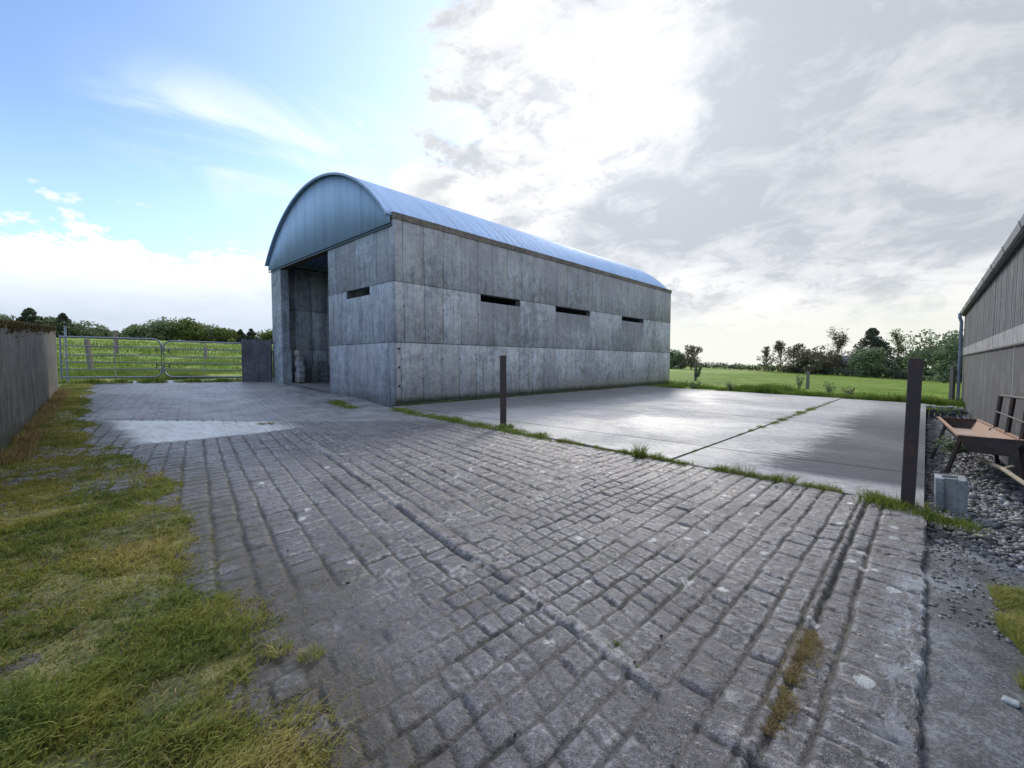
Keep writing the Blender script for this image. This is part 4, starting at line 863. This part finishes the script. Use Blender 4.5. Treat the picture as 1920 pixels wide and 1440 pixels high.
stones('gravel', x5, y5, zright(x5, y5)+s5*.3, s5, M_st, 50)
sn = MB(); stn = [(-.028, -.022, 0), (.025, -.028, 0), (.032, .014, 0), (-.018, .026, 0)]; sn.hexa(stn, [(a*.85, b*.85, .014) for a, b, c in stn]); so_ = sn.build('flat_stone', M_block, None, bevel=.008); so_.location = (.27, 2.46, gR(.27, 2.46)); tag(so_, 'pale flat stone at the edge of the low grass patch on the right', 'stone')
n = 700; x = rs.uniform(.06, .75, n); y = rs.uniform(3.0, 4.5, n); stones('gravel', x, y, zright(x, y)+.002, .006+.010*rs.uniform(0, 1, n)**2, M_st, 42)
rs = np.random.RandomState(43); n = 260; t_ = rs.uniform(0, 1, n); x = -5+5*rs.uniform(0, 1, n)**.6; x = -7+7*rs.uniform(0, 1, n); y = edge_y(x)-rs.uniform(.05, .9, n)**1.4
h_ = relief(x, y)[0]; stones('gravel', x, y, G(x, y)+h_+.001, .004+.008*rs.uniform(0, 1, n)**2, M_st, 44)
# dung-coloured crumbs on the road
rs = np.random.RandomState(46); n = 60; x = -rs.uniform(.8, 8, n); y = lawn_edge(x)+rs.uniform(.3, 3, n); h_ = relief(x, y)[0]
stones('crumbs', x, y, G(x, y)+h_+.002, .004+.007*rs.uniform(0, 1, n)**2, M_black, 47, 'small dark crumbs lying on the road')
# dry stone wall across the end of the gravel
sw_ = thing('stone_wall', 'low tumbled dry stone wall with pale coping at the end of the gravel', 'wall', (.40, 19.2, -1.9))
rs = np.random.RandomState(48); VV = []; FF = []
def stone_mb(mb, c, s, seed):
    r_ = random.Random(seed); hx, hy, hz = s; mb.hexa([(c[0]+sx*hx*r_.uniform(.75, 1), c[1]+sy*hy*r_.uniform(.75, 1), c[2]-hz) for sx, sy in ((-1, -1), (1, -1), (1, 1), (-1, 1))], [(c[0]+sx*hx*r_.uniform(.6, 1), c[1]+sy*hy*r_.uniform(.6, 1), c[2]+hz*r_.uniform(.7, 1)) for sx, sy in ((-1, -1), (1, -1), (1, 1), (-1, 1))])
mb = MB(); k = 0
for row in range(5):
    x = -.02
    while x < .80:
        wx_ = rs.uniform(.05, .11); stone_mb(mb, (x+wx_, 19.2+rs.uniform(-.06, .06), -1.92+row*.10), (wx_, .14, .048), k); x += 2*wx_+.01; k += 1
mb.build('stones', M_stub, sw_, bevel=.01)
mb = MB(); x = -.02
while x < .80:
    wx_ = rs.uniform(.05, .09); stone_mb(mb, (x+wx_, 19.2+rs.uniform(-.05, .05), -1.40+rs.uniform(-.015, .03)), (wx_, .17, .035), k); x += 2*wx_; k += 1
mb.build('coping', M_stone, sw_, bevel=.01)
# ------------------------------------------------------------ fence posts
def fpost(x, y, h, label, w_=.09, lean=0, grp='wooden posts in the fields'):
    z = g1(x, y)-.05; root = thing('fence_post', label, 'post', (x, y, z), rnd.uniform(0, 1), grp)
    mb = MB(); a, b = w_/2, w_/2*.88; mb.hexa([(-a, -a, 0), (a, -a, 0), (a, a, 0), (-a, a, 0)], [(-b, -b, h), (b, -b, h), (b, b, h), (-b, b, h)])
    ob = mb.build('post_body', M_wood, None, bevel=.008); ob.parent = root; root.rotation_euler[0] = lean; return root
fpost(-11.3, 30.0, 1.15, 'wooden post in the field close to the barn, overgrown with ivy at its foot', .14)
fpost(-4.55, 27.6, .95, 'bare wooden post in the field behind the middle of the yard', .16)
fpost(.72, 23.6, 1.35, 'wooden post beside the shed downpipe', .13)
# field behind the gates
for (px_, py_2, h, wd, lb, ln) in ((-28.5, 1.6, 1.5, .17, 'leaning dark post behind the left end of the left gate', .12), (-48, 4.2, 1.9, .30, 'tall dark post on the rise above the middle of the left gate', 0),
        (-40, 8.6, 1.0, .18, 'short post behind the latch end of the left gate', .06), (-36, 11.4, 1.3, .20, 'dark post behind the middle of the right gate', 0), (-30, 11.6, .9, .14, 'low post behind the hinge end of the right gate', 0)):
    fpost(px_, py_2, h, lb, wd, ln)
# ------------------------------------------------------------ trees and hedge
def m_leaf(name, a, b, c):
    m, t, bs = material(name); r_ = t.attr('rand'); cc = t.ramp(r_, [(.1, a), (.5, b), (.9, c)]); finish(t, bs, cc, .65, spec=.25)
    tr_ = t.node('ShaderNodeBsdfTranslucent'); t.l.new(cc, tr_.inputs[0]); mx = t.node('ShaderNodeMixShader'); mx.inputs[0].default_value = .3
    t.l.new(bs.outputs[0], mx.inputs[1]); t.l.new(tr_.outputs[0], mx.inputs[2]); t.l.new(mx.outputs[0], t.n['Material Output'].inputs[0]); return m
ML = {'green': m_leaf('leaf_green', (.085, .115, .07), (.15, .195, .10), (.23, .275, .135)), 'spring': m_leaf('leaf_spring', (.06, .085, .02), (.12, .16, .04), (.20, .23, .07)),
      'dark': m_leaf('leaf_dark', (.05, .062, .045), (.08, .095, .062), (.12, .13, .085)), 'brown': m_leaf('leaf_brown', (.085, .078, .05), (.15, .14, .085), (.23, .20, .12))}  # leaf colours lightened and greyed to stand in for distant haze
def leafcloud(name, centres, rads, per, size, mat, seed, parent=None, flat=.8):
    rs = np.random.RandomState(seed); C_ = np.repeat(np.array(centres), per, 0); R_ = np.repeat(np.array(rads), per)
    n = len(C_); dirs = rs.normal(size=(n, 3)); dirs /= np.linalg.norm(dirs, axis=1)[:, None]; rr_ = R_*rs.uniform(.35, 1.08, n)**.6
    P_ = C_+dirs*rr_[:, None]*[1, 1, flat]; a = rs.normal(size=(n, 3)); a /= np.linalg.norm(a, axis=1)[:, None]; b = np.cross(a, rs.normal(size=(n, 3))); b /= np.linalg.norm(b, axis=1)[:, None]
    s_ = size*rs.uniform(.6, 1.3, n)[:, None]; V = np.stack([P_-a*s_, P_-b*s_*.6, P_+a*s_, P_+b*s_*.6], 1).reshape(-1, 3)
    F = np.arange(4*n).reshape(n, 4); cl = np.repeat(rs.uniform(0, 1, len(centres)), per); r_ = np.clip(.55*cl+.45*rs.uniform(0, 1, n), 0, 1)
    return fastmesh(name, V, F, mat, {'rand': np.repeat(r_, 4)}, parent=parent)
def limbs(mb, p, d_, L_, r_, lvl, rs, tips, spread=.6):
    q_ = p+d_*L_; mid_ = p+d_*L_*.5+Vector((rs.uniform(-1, 1), rs.uniform(-1, 1), 0))*L_*.05
    mb.tube([p, mid_, q_], [r_, r_*.8, r_*.6], 5, cap=False); tips.append(tuple(q_))
    if lvl == 0: return
    for k in range(3 if lvl > 1 else 3):
        nd = (d_+Vector((rs.uniform(-1, 1), rs.uniform(-1, 1), rs.uniform(-.2, .6)))*spread).normalized()
        limbs(mb, q_ if k else p+d_*L_*rs.uniform(.5, .9), nd, L_*rs.uniform(.55, .8), r_*.55, lvl-1, rs, tips, spread)
def tree(x, y, h, rad, kind, leaf, label, seed, name='tree', size=.28, group='trees on the skyline', base=.15, per=60, ncl=34):
    rs = random.Random(seed); nrs = np.random.RandomState(seed); z = g1(x, y)-.1; root = thing(name, label, 'tree', (x, y, z), 0, group)
    mb = MB(); tips = []
    if kind == 'round':
        limbs(mb, Vector((0, 0, 0)), Vector((rs.uniform(-.1, .1), rs.uniform(-.1, .1), 1)).normalized(), h*.32, h*.022+.05, 3, rs, tips, .75)
        cs = []; rd = []
        for k in range(ncl):
            d_ = nrs.normal(size=3); d_ /= np.linalg.norm(d_); q_ = nrs.uniform(.25, 1)**.5
            cc_ = [d_[0]*rad*.78*q_, d_[1]*rad*.78*q_, h*(base+(1-base)*.5)+d_[2]*h*(1-base)*.40*q_]; cs.append(cc_); rd.append(rad*nrs.uniform(.2, .42))
        for k in range(ncl//3):
            a = nrs.uniform(0, 6.28); q_ = nrs.uniform(.2, .95)*rad; cs.append([q_*math.cos(a), q_*math.sin(a), h*nrs.uniform(.05, .25)]); rd.append(rad*nrs.uniform(.18, .3))
    elif kind == 'cone':
        mb.tube([(0, 0, 0), (0, 0, h*.95)], [h*.03, .03], 6); cs = []; rd = []
        for k in range(ncl*2):
            t_ = nrs.uniform(0, 1)**1.3; a = nrs.uniform(0, 6.28); rr_ = rad*(1-t_)**.8*nrs.uniform(.5, 1); cs.append([rr_*math.cos(a), rr_*math.sin(a), h*(.08+.9*t_)]); rd.append(rad*(.12+.18*(1-t_)))
        cs.append([0, 0, h*.97]); rd.append(rad*.08)
    else:   # bare, sparse
        limbs(mb, Vector((0, 0, 0)), Vector((0, 0, 1)), h*.2, h*.013+.04, 4, rs, tips, .55)
        zz_ = max(t_[2] for t_ in tips); sc_ = h/zz_; mb.v = [(a*rad/ (h*.45), b*rad/(h*.45), c_*sc_) for a, b, c_ in mb.v]; tips = [(a*rad/(h*.45), b*rad/(h*.45), c_*sc_) for a, b, c_ in tips]
        tt = [t_ for t_ in tips if t_[2] > h*.22]; nrs.shuffle(tt); tt = tt[:ncl*3]; cs = [list(t_) for t_ in tt]
        for k in range(46):
            t_ = nrs.uniform(.18, 1); a = nrs.uniform(0, 6.28); q_ = rad*(.35+.65*math.sin(math.pi*min(1, t_*.9+.1)))*nrs.uniform(.2, .95); e0 = Vector((q_*math.cos(a), q_*math.sin(a), h*t_))
            cs.append(list(e0)); mb.tube([(0, 0, h*t_*.75), tuple(e0*.6+Vector((0, 0, h*t_*.36))), tuple(e0)], [.035, .025, .012], 4, cap=False)
        rd = [rad*nrs.uniform(.10, .24) for _ in cs]
    o_ = mb.build('trunk', M_tree, None); o_.parent = root
    lc = leafcloud('crown', cs, rd, per, size, ML[leaf], seed, root)
    return root
# left skyline (field beyond the gates); px heights about 4-8 m at 110-150 m
TL = [(-128, -6, 4.6, 4.5, 'round', 'green', 'rounded green tree just above the boundary wall at the left edge'), (-125, -1.2, 4.9, 2.8, 'cone', 'dark', 'dark pointed conifer behind the boundary wall, left of its twin'), (-126, 1.3, 3.8, 3.0, 'round', 'green', 'low green tree between the two dark conifers on the left'),
      (-125, 3.2, 4.3, 2.6, 'cone', 'dark', 'dark pointed conifer directly left of the gate hinge post'), (-125, 6.2, 2.2, 4.6, 'round', 'green', 'green tree above the hinge end of the left gate'), (-128, 9.6, 0.9, 3.4, 'round', 'green', 'low bushy tree above the middle of the left gate'),
      (-122, 14.8, 2.4, 3.6, 'round', 'green', 'leftmost tree of the broad green clump above the gates'), (-123, 18.6, 3.8, 4.4, 'round', 'green', 'tall rounded tree left of the centre of the green clump'), (-122, 22.6, 4.4, 4.6, 'round', 'spring', 'tallest tree of the broad green clump above the gate latches'),
      (-124, 26.4, 3.4, 4.2, 'round', 'green', 'tree right of the centre of the green clump'), (-122, 30.2, 2.6, 3.4, 'round', 'spring', 'pale green tree on the right shoulder of the clump'), (-121, 33.2, 2.6, 1.6, 'cone', 'dark', 'small dark conifer above the right gate'),
      (-123, 36.0, 3.0, 1.9, 'cone', 'dark', 'second small dark conifer, nearer the short dark wall'), (-121, 40.5, 2.6, 4.2, 'round', 'spring', 'yellow-green tree above the short dark wall'), (-120, 46, 2.8, 4.6, 'round', 'spring', 'yellow-green tree against the barn corner')]
for i, (x, y, h, r_, kd, lf, lb) in enumerate(TL): tree(x, y, h+.6, r_, kd, lf, lb, 100+i, base=.02, per=110, ncl=30, size=.26)
def azp(deg, dist): return (math.sin(R(deg))*dist, math.cos(R(deg))*dist)
TR = [(-23.0, 100, 3.2, 2.2, 'round', 'green', 'low bushy tree right beside the far barn corner', 40), (-21.1, 100, 4.7, 2.6, 'round', 'brown', 'small brownish open tree near the far barn corner', 22), (-13.3, 104, 4.2, 1.8, 'bare', 'brown', 'thin sparse tree at the left end of the right-hand tree group', 14),
      (-11.9, 103, 5.2, 2.2, 'bare', 'brown', 'sparse brown tree left of the bushy brown tree', 26), (-10.3, 101, 5.0, 3.0, 'round', 'brown', 'bushy brown-green tree left of the tall bare birch', 34), (-8.0, 99, 4.4, 3.2, 'round', 'brown', 'low brownish tree left of the farmhouse', 34),
      (-6.8, 101, 7.6, 3.4, 'bare', 'brown', 'tall almost bare birch left of the dark conifer', 26), (-4.1, 100, 7.4, 4.3, 'cone', 'dark', 'large dark conifer right of the farmhouse', 60), (-4.3, 92, 4.6, 2.6, 'round', 'green', 'mid green bush in front of the large dark conifer', 34),
      (-2.1, 104, 7.4, 3.2, 'bare', 'spring', 'sparse pale tree right of the large dark conifer', 18), (-1.2, 92, 4.0, 2.2, 'round', 'green', 'dark bush left of the rusty post top', 30), (.9, 86, 7.0, 4.4, 'round', 'green', 'largest leafy tree, right of the rusty post', 60), (2.1, 74, 4.6, 2.4, 'round', 'green', 'smaller leafy tree nearest the shed corner', 40), (3.4, 88, 6.6, 3.6, 'round', 'green', 'leafy tree half hidden by the shed corner', 40)]
for i, (a_, ds_, h, r_, kd, lf, lb, nc) in enumerate(TR):
    x, y = azp(a_, ds_); tree(x, y, h+.9, r_, kd, lf, lb, 200+i, base=.04, per=70 if kd != 'bare' else 15, ncl=nc, size=.20 if kd != 'bare' else .13)
# hedge across the far end of the right field
hp = [(-64, 128), (-52, 119), (-38, 110), (-16, 98.7), (-6, 93), (3.5, 84), (12, 79)]
rs = np.random.RandomState(60); cs = []; rd = []
pa = np.array(hp, float); L = np.r_[0, np.cumsum(np.hypot(*np.diff(pa, axis=0).T))]
for s_ in np.arange(0, L[-1], .42):
    x = np.interp(s_, L, pa[:, 0]); y = np.interp(s_, L, pa[:, 1]); h = 1.35+.35*rs.uniform(-1, 1)
    cs.append([x+rs.normal(0, .15), y+rs.normal(0, .15), g1(x, y)+h*.5]); rd.append(h*.62)
hd = thing('hedge', 'long dark clipped hedge across the far side of the right-hand field', 'hedge', (-16, 98.7, g1(-16, 98.7)))
cs = np.array(cs)-np.array(hd.location); hc = leafcloud('foliage', cs, rd, 40, .17, ML['dark'], 61, hd)
mb = MB()
for s_ in np.arange(0, L[-1], 2.5):
    x = np.interp(s_, L, pa[:, 0]); y = np.interp(s_, L, pa[:, 1]); z = g1(x, y); mb.tube([(x, y, z-.1), (x+.1, y, z+.7)], [.06, .03], 5)
mb.build('stems', M_tree, hd)
# farmhouse roof behind the hedge
x, y = azp(-6.35, 112); z = g1(x, y); fh = thing('farmhouse', 'low dark-roofed farmhouse with chimney half hidden behind the hedge', 'house', (x, y, z), R(5))
def loc_part(mb, name, mat, parent): o = mb.build(name, mat, None); o.parent = parent; return o
loc_part(MB().box(-4, 4, -2.5, 2.5, -.5, 2.0), 'wall', M_cladpale, fh)
M_slate = m_simple('slate', (.06, .06, .075), .7)
rf = loc_part(MB().add([(-4.2, -2.8, 1.95), (4.2, -2.8, 1.95), (4.2, 2.8, 1.95), (-4.2, 2.8, 1.95), (-4.2, 0, 3.6), (4.2, 0, 3.6)], [(0, 1, 5, 4), (2, 3, 4, 5), (0, 4, 3), (1, 2, 5), (0, 3, 2, 1)]), 'roof', M_slate, fh)
loc_part(MB().box(-2.6, -1.8, -.4, .4, 3.0, 4.5), 'chimney', M_slate, rf)
for wx_ in (-2.5, 0, 2.5): loc_part(MB().box(wx_-.4, wx_+.4, -2.53, -2.47, .6, 1.6), 'window', M_black, fh)
# weeds in the field edge
def weed(x, y, h, label, seed, n=60, mat=None, r_=.25, size=.035, name='weed'):
    rs = random.Random(seed); root = thing(name, label, 'plant', (x, y, g1(x, y)-.03)); mb = MB(); cs = []
    for k in range(9):
        a = rs.uniform(0, 6.28); q_ = rs.uniform(.2, 1)*r_; hh_ = h*rs.uniform(.6, 1); tp = (q_*math.cos(a), q_*math.sin(a), hh_); mb.tube([(tp[0]*.2, tp[1]*.2, 0), (tp[0]*.5, tp[1]*.5, hh_*.6), tp], [.008, .006, .003], 4, cap=False)
        for t_ in (.45, .7, 1): cs.append([tp[0]*t_, tp[1]*t_, hh_*t_])
    o = mb.build('stems', M_tree, None); o.parent = root; leafcloud('leaves', cs, [.08]*len(cs), max(3, n//9), size, mat or ML['green'], seed, root); return root
weed(-11.2, 29.9, 1.15, 'ivy clump grown round the foot of the field post near the barn', 71, 200, r_=.35, size=.06)
weed(-4.9, 27.4, .75, 'leafy weed beside the bare wooden post behind the yard', 72, 90, r_=.3)
weed(-2.9, 22.4, .62, 'bent leafy weed at the field edge right of the middle post', 73, 70, ML['green'], .3)
weed(-2.3, 22.6, .42, 'brown dock stalks right of the bent weed', 74, 60, ML['brown'], .25)
weed(-6.6, 21.9, .40, 'low weed clump at the field edge left of the middle post', 75, 80, r_=.3)
weed(-8.4, 22.0, .35, 'low weed clump at the field edge nearest the barn', 76, 80, r_=.4)
weed(.35, 9.2, .2, 'green weeds growing under the feed trough', 77, 140, r_=.3, size=.03)
